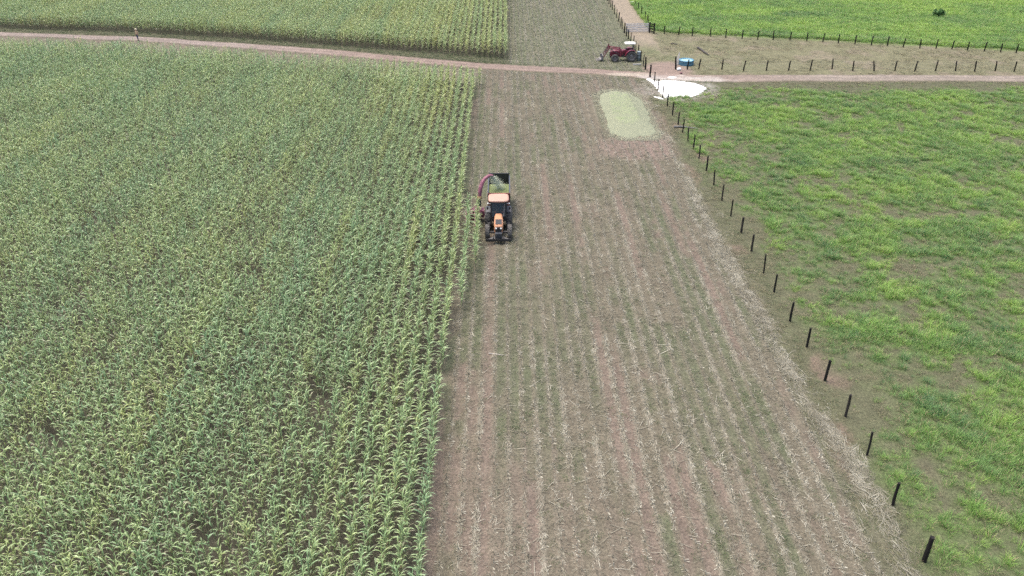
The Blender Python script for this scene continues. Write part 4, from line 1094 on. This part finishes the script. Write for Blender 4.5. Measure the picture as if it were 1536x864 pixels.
Fs = [tuple(range(40)), tuple(range(120, 160))] + [(i * 40 + k, i * 40 + (k + 1) % 40, (i + 1) * 40 + (k + 1) % 40, (i + 1) * 40 + k) for i in range(3) for k in range(40)]
rf.add(V, Fs, smooth=False).build('cab_roof', M_roof, t)
for s_ in (-1, 1):
    MB().tube([(s_ * 0.62, 1.6, 2.2), (s_ * 0.86, 1.52, 2.22), (s_ * 0.88, 1.52, 2.05)], 0.018, n=6).box((s_ * 0.90, 1.5, 2.02), (0.15, 0.04, 0.24)).build('mirror', M_black, t)
    MB().lathe([(0, 0.03), (0.06, 0.02), (0.07, -0.05)], 14, Matrix.Translation((s_ * 0.86, 1.75, 2.32)) @ Matrix.Rotation(math.pi / 2, 4, 'X')).tube([(s_ * 0.64, 1.68, 2.34), (s_ * 0.86, 1.76, 2.32)], 0.02, n=5).build('work_light', M_lamp, t)
MB().tube([(0.30, 0.95, 1.5), (0.42, 0.95, 1.6), (0.45, 1.2, 1.75), (0.5, 1.38, 2.45)], [0.045, 0.045, 0.04, 0.04], n=10).build('exhaust_pipe', M_dark, t)
for s_ in (-1, 1):
    MB().box((s_ * 0.80, 1.35, 0.45), (0.30, 0.34, 0.04)).box((s_ * 0.78, 1.42, 0.75), (0.28, 0.30, 0.04)).box((s_ * 0.66, 1.38, 0.65), (0.03, 0.30, 0.5)).build('step', M_dark, t)

# --- forage wagon behind it
WX, WY = TX + 0.02, TY + 4.15                 # front panel
wg = thing('forage_wagon', 'high sided silage wagon with red front panel towed by orange tractor', 'trailer', (WX, WY, 0))
WL, WWD, WZ0, WZ1 = 3.9, 1.80, 0.85, 2.25
fp = MB().box((0, 0.0, (WZ0 + WZ1) / 2), (WWD, 0.06, WZ1 - WZ0)).box((0, -0.05, WZ1 - 0.05), (WWD + 0.06, 0.10, 0.10)).box((0, -0.05, WZ0 + 0.05), (WWD + 0.06, 0.08, 0.10))
for u in (-0.6, -0.2, 0.2, 0.6): fp.box((u, -0.05, (WZ0 + WZ1) / 2), (0.06, 0.06, WZ1 - WZ0 - 0.2))
fp.build('front_panel', M_trail, wg, 0.008)
for s_ in (-1, 1):
    sp_ = MB().box((s_ * (WWD / 2 - 0.02), WL / 2, (WZ0 + WZ1) / 2), (0.04, WL - 0.06, WZ1 - WZ0)).box((s_ * (WWD / 2 + 0.01), WL / 2, WZ1 - 0.02), (0.10, WL + 0.05, 0.07))
    for u in range(5): sp_.box((s_ * (WWD / 2 + 0.03), 0.2 + u * 0.87, (WZ0 + WZ1) / 2), (0.06, 0.07, WZ1 - WZ0 - 0.04))
    sp_.build('side_panel', M_grey, wg)
tg = MB().box((0, WL, (WZ0 + WZ1 + 0.25) / 2), (WWD - 0.06, 0.05, WZ1 - WZ0 + 0.25)).box((0, WL - 0.04, WZ1 + 0.20), (WWD, 0.09, 0.08)).box((0, WL - 0.04, WZ1 - 0.35), (WWD - 0.1, 0.05, 0.06))
tg.build('tailgate', M_black, wg)
MB().box((0, WL / 2, WZ0 - 0.03), (WWD, WL, 0.06)).box((-0.45, WL / 2, WZ0 - 0.14), (0.10, WL, 0.16)).box((0.45, WL / 2, WZ0 - 0.14), (0.10, WL, 0.16)).build('floor', M_dark, wg)
MB().tube([(-0.45, 0.0, WZ0 - 0.15), (0, -1.15, 0.55)], 0.06, n=8).tube([(0.45, 0.0, WZ0 - 0.15), (0, -1.15, 0.55)], 0.06, n=8).tube([(0, -1.1, 0.56), (0, -1.3, 0.55)], 0.07, n=8).build('drawbar', M_trail, wg)
for s_ in (-1, 1): wheel(wg, 'wheel', (s_ * 0.80, WL * 0.55, 0.42), 0.42, 0.28, 0.23, M_rimgrey, 16, s_)
MB().tube([(-0.8, WL * .55, .42), (0.8, WL * .55, .42)], 0.06, n=8).build('axle', M_dark, wg)
# the load: a slope of chopped silage, high at the front
nx_, ny_ = 26, 46; V = []
for j in range(ny_ + 1):
    for i in range(nx_ + 1):
        u, v = i / nx_, j / ny_
        x = (u - 0.5) * (WWD - 0.10); y = 0.06 + v * (WL - 0.16)
        z = 2.14 - 0.70 * sstep(0.55, 1.0, v) - 0.10 * abs(u - 0.5) + 0.16 * math.exp(-((u - 0.55) ** 2) / 0.03 - ((v - 0.38) ** 2) / 0.02)
        z += 0.10 * (float(fbm(x * 3, y * 3, 131)) - 0.5)
        V.append((x, y, z))
bn = len(V)
Fs = [(j * (nx_ + 1) + i, j * (nx_ + 1) + i + 1, (j + 1) * (nx_ + 1) + i + 1, (j + 1) * (nx_ + 1) + i) for j in range(ny_) for i in range(nx_)]
lo = MB(); lo.add(V, Fs, smooth=True)
rimi = [i for i in range(nx_ + 1)] + [j * (nx_ + 1) + nx_ for j in range(1, ny_ + 1)] + [ny_ * (nx_ + 1) + i for i in range(nx_ - 1, -1, -1)] + [j * (nx_ + 1) for j in range(ny_ - 1, 0, -1)]
top = [V[i] for i in rimi]; bot = [(a, b, WZ0 + 0.02) for a, b, c in top]; m_ = len(top)
lo.add(top + bot, [(i, i + m_, (i + 1) % m_ + m_, (i + 1) % m_) for i in range(m_)] + [tuple(range(m_, 2 * m_))])
tag(lo.build('silage_load', M_silage, loc=(WX, WY, 0)), 'green chopped silage heaped inside the wagon behind the orange tractor', 'silage load')

# --- forage harvester carried at the tractor's side: crop header low, tall curved spout over the wagon
HX, HY = TX - 1.95, TY + 3.35
hv = thing('forage_harvester', 'red two-row forage harvester with tall curved spout blowing into wagon', 'harvester', (HX, HY, 0))
bd = MB().box((0.25, 0.25, 0.72), (0.95, 0.75, 0.62)).box((0.85, 0.35, 0.62), (0.7, 0.14, 0.14)).box((0.85, 0.05, 0.62), (0.7, 0.10, 0.10))
bd.lathe([(0, -0.22), (0.46, -0.22), (0.48, -0.18), (0.48, 0.18), (0.46, 0.22), (0, 0.22)], 28, Matrix.Translation((0.30, 0.25, 0.80)) @ Matrix.Rotation(math.pi / 2, 4, 'Y'))
bd.build('chopper_body', M_pink, hv, 0.02)
hd = MB()
for x in (-0.78, -0.02):
    hd.prism([(-1.25, 0.12), (-0.1, 0.10), (-0.1, 0.95), (-0.45, 0.85)], 0.14, Matrix.Translation((x, 0, 0)))
hd.box((-0.3, -0.02, 0.45), (1.1, 0.12, 0.6))
hd.build('crop_header', M_pink, hv, 0.015)
MB().tube([(-0.55, -0.55, 0.95), (-0.35, -0.3, 1.25), (0.0, -0.15, 1.45)], 0.035, n=7).tube([(0.3, -0.55, 0.95), (0.2, -0.35, 1.3), (0.0, -0.15, 1.45)], 0.035, n=7).build('guide_bar', M_pink, hv)
MB().tube([(0.30, 0.35, 1.15), (0.33, 0.38, 1.45), (0.36, 0.42, 1.95)], [0.17, 0.15, 0.14], n=12).build('lower_chute', M_dark, hv)
MB().tube([(0.36, 0.42, 1.90), (0.36, 0.43, 2.05), (0.36, 0.44, 2.12)], [0.20, 0.21, 0.18], n=14).build('swivel_joint', mat('dull_brass_paint', (0.30, 0.20, 0.09), 0.6, noise=0.3), hv)
sp_pts = [(0.36, 0.44, 2.12), (0.38, 0.50, 2.45), (0.46, 0.62, 2.85), (0.60, 0.80, 3.20), (0.80, 1.00, 3.45), (1.05, 1.2, 3.58), (1.22, 1.3, 3.60)]
MB().tube(sp_pts, [0.15, 0.17, 0.18, 0.17, 0.15, 0.135, 0.13], n=10, smooth=False).build('spout', M_pink, hv)
MB().add([(1.18, 1.20, 3.72), (1.22, 1.42, 3.72), (1.50, 1.50, 3.60), (1.46, 1.26, 3.60), (1.56, 1.52, 3.46), (1.52, 1.28, 3.46)], [(0, 1, 2, 3), (3, 2, 4, 5)]).build('deflector', M_pink, hv)
# chopped crop in the air
js = MB(); r = random.Random(77)
p0 = Vector((HX + 1.30, HY + 1.34, 3.52)); p1 = Vector((WX + 0.12, WY + 1.25, 2.15))
for k in range(3600):
    u = r.random() ** 0.8
    p = p0.lerp(p1, u); p.z += 0.5 * u * (1 - u) * 1.6
    sprd = 0.06 + 0.22 * u
    p += Vector((r.gauss(0, sprd), r.gauss(0, sprd), r.gauss(0, sprd * 0.7)))
    p.x = min(max(p.x, WX - WWD / 2 + 0.08), WX + WWD / 2 - 0.08)
    a = Vector((r.gauss(0, 1), r.gauss(0, 1), r.gauss(0, 1))).normalized() * r.uniform(0.016, 0.045); b = a.orthogonal().normalized() * r.uniform(0.008, 0.018)
    js.add([p - a, p + b, p + a, p - b], [(0, 1, 2, 3)])
tag(js.build('silage_spray', mat('flying_silage', (0.36, 0.40, 0.31), 0.9), fix=False), 'spray of chopped pale green crop falling from spout into wagon', 'spray', kind='stuff')

# --- red tractor by the lane, facing left (its front is -X); built facing -Y and turned
RX, RY = gp(933, 90.6)
rt2 = thing('red_tractor', 'dark red tractor with white canopy and front loader parked by the lane', 'tractor', (RX, RY, 0), math.radians(-88))
YF_, YB = -1.15, 1.15
for s_ in (-1, 1):
    wheel(rt2, 'front_wheel', (s_ * 0.82, YF_, 0.52), 0.52, 0.32, 0.30, M_rimgrey, 16, s_)
    wheel(rt2, 'rear_wheel', (s_ * 0.82, YB, 0.74), 0.74, 0.42, 0.42, M_rimgrey, 18, s_)
MB().tube([(-0.7, YF_, 0.52), (0.7, YF_, 0.52)], 0.09, n=8).tube([(-0.7, YB, 0.74), (0.7, YB, 0.74)], 0.11, n=8).box((0, 0, 0.72), (0.44, 2.6, 0.42)).box((0, YB, 0.85), (0.9, 0.6, 0.5)).build('chassis', M_dark, rt2)
bm_hood([(-1.75, 0.27, 0.72, 1.30), (-1.68, 0.33, 0.70, 1.42), (-1.0, 0.35, 0.75, 1.50), (0.05, 0.35, 0.8, 1.52)]).build('hood', M_red, rt2, 0.015)
gr = MB().box((0, -1.77, 1.0), (0.48, 0.05, 0.42))
for k in range(4): gr.box((0, -1.805, 0.86 + 0.09 * k), (0.42, 0.02, 0.03))
gr.build('grille', M_black, rt2)
for s_ in (-1, 1):
    MB().lathe([(0.0, 0.03), (0.06, 0.02), (0.075, -0.02)], 14, Matrix.Translation((s_ * 0.19, -1.79, 1.28)) @ Matrix.Rotation(math.pi / 2, 4, 'X')).build('headlight', M_lamp, rt2)
    fd = MB(); V = []; n_ = 12
    for k in range(n_ + 1):
        a = math.radians(20 + 130 * k / n_)
        yy, zz = YB - 0.86 * math.cos(a), 0.76 + 0.86 * math.sin(a)
        V += [(s_ * 0.55, yy, zz), (s_ * 1.06, yy, zz), (s_ * 1.06, yy, zz - 0.035), (s_ * 0.55, yy, zz - 0.035)]
    Fs = [(4 * k + i, 4 * k + (i + 1) % 4, 4 * k + 4 + (i + 1) % 4, 4 * k + 4 + i) for k in range(n_) for i in range(4)] + [(0, 1, 2, 3), (4 * n_, 4 * n_ + 1, 4 * n_ + 2, 4 * n_ + 3)]
    fd.add(V, Fs).box((s_ * 0.57, YB - 0.15, 1.25), (0.04, 1.2, 0.6)).build('fender', M_red, rt2)
    # loader arms: a mast at each side of the hood, arms reaching forward and down to the fork
    MB().box((s_ * 0.48, -0.35, 1.15), (0.12, 0.22, 1.1)).tube([(s_ * 0.48, -0.35, 1.62), (s_ * 0.48, -1.35, 1.78), (s_ * 0.48, -1.95, 1.85), (s_ * 0.48, -2.45, 1.05), (s_ * 0.48, -2.75, 0.45)], [0.08, 0.085, 0.09, 0.075, 0.06], n=4, smooth=False).box((s_ * 0.48, -1.95, 1.98), (0.09, 0.18, 0.42)).build('loader_arm', M_red, rt2)
    MB().tube([(s_ * 0.48, -0.5, 0.95), (s_ * 0.48, -1.8, 1.65)], 0.04, n=6).tube([(s_ * 0.48, -1.9, 2.1), (s_ * 0.48, -2.75, 0.95)], 0.035, n=6).build('hydraulic_ram', M_dark, rt2)
bk = MB().tube([(-0.5, -2.45, 1.0), (0.5, -2.45, 1.0)], 0.05, n=6)
bk.box((0, -2.80, 0.50), (1.3, 0.08, 0.12)).box((0, -2.80, 0.82), (1.3, 0.07, 0.10)).box((0, -2.95, 0.30), (1.3, 0.5, 0.06), rx=0.1).box((-0.63, -2.88, 0.58), (0.05, 0.3, 0.5)).box((0.63, -2.88, 0.58), (0.05, 0.3, 0.5))
for k in range(7): bk.tube([(-0.57 + 0.19 * k, -2.82, 0.36), (-0.57 + 0.19 * k, -3.3, 0.16), (-0.57 + 0.19 * k, -3.75, 0.14)], [0.035, 0.03, 0.012], n=5)
bk.build('loader_fork', M_rimgrey, rt2)
MB().box((0, 0.28, 1.25), (0.55, 0.35, 0.5)).box((0, 0.55, 0.80), (1.1, 0.7, 0.06)).build('dashboard', M_red, rt2, 0.02)
MB().tube([(0.2 * math.cos(a), 0.55 + 0.17 * math.sin(a), 1.66 + 0.07 * math.sin(a)) for a in np.linspace(0, 6.28, 17)], 0.016, n=5, cap=False).tube([(0, 0.55, 1.66), (0, 0.35, 1.45)], 0.025, n=6).build('steering_wheel', M_black, rt2)
MB().box((0, 1.12, 1.22), (0.48, 0.46, 0.14)).box((0, 1.34, 1.50), (0.46, 0.12, 0.55), rx=-0.15).build('seat', M_black, rt2, 0.04)
MB().tube([(0.22, -0.55, 1.5), (0.22, -0.55, 2.05), (0.22, -0.48, 2.22)], 0.04, n=8).build('exhaust_pipe', M_dark, rt2)
cp = MB()
for s_ in (-1, 1): cp.tube([(s_ * 0.50, 1.55, 0.95), (s_ * 0.52, 1.50, 2.3)], 0.045, n=8)
cp.box((0, 1.5, 1.9), (1.0, 0.06, 0.10)); cp.tube([(-0.52, 1.5, 2.3), (-0.52, 0.35, 2.32)], 0.03, n=6).tube([(0.52, 1.5, 2.3), (0.52, 0.35, 2.32)], 0.03, n=6)
cp.build('roll_bar', M_black, rt2)
rf = MB(); V = []
for z, g_ in ((0.0, 0.97), (0.05, 1.0), (0.11, 0.95), (0.15, 0.7)):
    for k in range(36):
        a = 2 * math.pi * k / 36; sq = lambda v: math.copysign(abs(v) ** 0.45, v)
        V.append((0.66 * g_ * sq(math.cos(a)), 0.98 + 0.76 * g_ * sq(math.sin(a)), 2.33 + z))
rf.add(V, [tuple(range(36)), tuple(range(108, 144))] + [(i * 36 + k, i * 36 + (k + 1) % 36, (i + 1) * 36 + (k + 1) % 36, (i + 1) * 36 + k) for i in range(3) for k in range(36)]).build('canopy', M_whitepaint, rt2)

# ------------------------------------------------------------------ person on the road
def person():
    x, y = gp(207.3, 61.2)
    t = thing('person', 'person in straw hat, pale orange shirt and blue trousers on the road', 'person', (x, y, 0.03), math.radians(-25))
    M_skin = mat('skin', (0.30, 0.17, 0.11), 0.6); M_shirt = mat('pale_orange_shirt', (0.50, 0.36, 0.22), 0.8, noise=0.15); M_jean = mat('blue_trousers', (0.045, 0.06, 0.11), 0.85, noise=0.2); M_hat = mat('straw_hat', (0.46, 0.42, 0.30), 0.8); M_hair = mat('dark_hair', (0.02, 0.015, 0.012), 0.7); M_shoe = mat('dark_shoes', (0.03, 0.025, 0.02), 0.7)
    def skin(name, V, E, R, m, root=0, parent=t, sub=2):
        me = bpy.data.meshes.new(name); me.from_pydata(V, E, [])
        o = bpy.data.objects.new(name, me); C.objects.link(o); o.parent = parent
        sm = o.modifiers.new('skin', 'SKIN'); sm.use_smooth_shade = True
        sv = me.skin_vertices[0].data if me.skin_vertices else None
        if sv is None:
            bm = bmesh.new(); bm.from_mesh(me); bm.verts.layers.skin.verify(); bm.to_mesh(me); bm.free(); sv = me.skin_vertices[0].data
        for i, r_ in enumerate(R): sv[i].radius = (r_, r_) if not isinstance(r_, tuple) else r_; sv[i].use_root = (i == root)
        sb = o.modifiers.new('sub', 'SUBSURF'); sb.levels = sub; sb.render_levels = sub
        me.materials.append(m); return o
    # body, one continuous figure: facing -Y; one foot ahead, forearms slightly bent
    V = [(0, 0, 0.96), (0, 0.01, 1.12), (0, 0.015, 1.30), (0, 0.01, 1.43), (0, -0.005, 1.51), (0, -0.02, 1.60), (0, -0.025, 1.68),
         (0.09, 0, 0.90), (0.10, -0.05, 0.50), (0.10, -0.03, 0.09), (0.11, -0.15, 0.04),
         (-0.09, 0, 0.90), (-0.11, 0.05, 0.50), (-0.11, 0.14, 0.10), (-0.12, 0.03, 0.04),
         (0.18, 0.01, 1.40), (0.25, 0.03, 1.14), (0.25, -0.10, 0.92), (0.245, -0.14, 0.86),
         (-0.18, 0.01, 1.40), (-0.25, 0.04, 1.14), (-0.26, -0.06, 0.91), (-0.255, -0.10, 0.85)]
    E = [(0, 1), (1, 2), (2, 3), (3, 4), (4, 5), (5, 6), (0, 7), (7, 8), (8, 9), (9, 10), (0, 11), (11, 12), (12, 13), (13, 14), (3, 15), (15, 16), (16, 17), (17, 18), (3, 19), (19, 20), (20, 21), (21, 22)]
    R = [(0.15, 0.11), (0.14, 0.10), (0.165, 0.11), (0.12, 0.09), 0.055, (0.075, 0.09), (0.08, 0.095), 0.085, 0.058, 0.040, 0.034, 0.085, 0.058, 0.040, 0.034, 0.055, 0.042, 0.028, 0.030, 0.055, 0.042, 0.028, 0.030]
    body = skin('body', V, E, R, M_skin)
    # fingers
    fg = MB()
    for s_, (hx_, hy_, hz_) in ((1, (0.245, -0.15, 0.845)), (-1, (-0.255, -0.11, 0.835))):
        for k in range(4):
            L = (0.065, 0.078, 0.072, 0.055)[k]; yy = hy_ - 0.028 + 0.019 * k
            fg.tube([(hx_, yy, hz_ + 0.01), (hx_ + 0.006 * s_, yy - 0.004, hz_ - L * 0.5), (hx_ - 0.012 * s_, yy - 0.008, hz_ - L)], [0.010, 0.009, 0.006], n=6)
        fg.tube([(hx_ - 0.01 * s_, hy_ - 0.03, hz_ + 0.03), (hx_ - 0.02 * s_, hy_ - 0.055, hz_ + 0.005), (hx_ - 0.022 * s_, hy_ - 0.06, hz_ - 0.02)], [0.011, 0.010, 0.007], n=6)
    fg.build('fingers', M_skin, t)
    fc = MB()
    fc.tube([(0, -0.105, 1.665), (0, -0.125, 1.635), (0, -0.108, 1.622)], [0.010, 0.016, 0.010], n=6).box((0, -0.098, 1.59), (0.045, 0.02, 0.012))
    for s_ in (-1, 1): fc.tube([(s_ * 0.078, -0.01, 1.67), (s_ * 0.092, 0.0, 1.645), (s_ * 0.08, -0.005, 1.615)], 0.012, n=6)
    fc.build('face_features', M_skin, t)
    ey = MB()
    for s_ in (-1, 1): ey.lathe([(0, 0.012), (0.009, 0.008), (0.012, 0)], 8, Matrix.Translation((s_ * 0.032, -0.100, 1.662)) @ Matrix.Rotation(math.pi / 2, 4, 'X'))
    ey.build('eyes', M_hair, t)
    # clothes follow the same skeleton, a little wider
    skin('shirt', [(0, 0, 0.93), (0, 0.01, 1.12), (0, 0.015, 1.30), (0, 0.01, 1.44), (0.18, 0.01, 1.40), (0.245, 0.028, 1.18), (-0.18, 0.01, 1.40), (-0.245, 0.038, 1.18)], [(0, 1), (1, 2), (2, 3), (3, 4), (4, 5), (3, 6), (6, 7)], [(0.175, 0.13), (0.165, 0.125), (0.19, 0.13), (0.125, 0.10), 0.075, 0.068, 0.075, 0.068], M_shirt, 2)
    skin('trousers', [(0, 0, 0.98), (0, 0, 0.92), (0.09, 0, 0.86), (0.10, -0.05, 0.50), (0.10, -0.03, 0.11), (-0.09, 0, 0.86), (-0.11, 0.05, 0.50), (-0.11, 0.14, 0.12)], [(0, 1), (1, 2), (2, 3), (3, 4), (1, 5), (5, 6), (6, 7)], [(0.165, 0.12), (0.17, 0.125), 0.10, 0.075, 0.062, 0.10, 0.075, 0.062], M_jean, 1)
    for s_, fy in ((1, -0.03), (-1, 0.14)):
        MB().box((s_ * 0.108, fy - 0.06, 0.035), (0.10, 0.27, 0.09), taper=(0.8, 0.75)).build('shoe', M_shoe, t, 0.02)
    MB().lathe([(0.0, 1.845), (0.06, 1.84), (0.095, 1.80), (0.105, 1.72), (0.11, 1.722), (0.185, 1.712), (0.19, 1.703), (0.10, 1.712)], 28, Matrix.Translation((0, -0.02, 0))).build('hat', M_hat, t)
person()
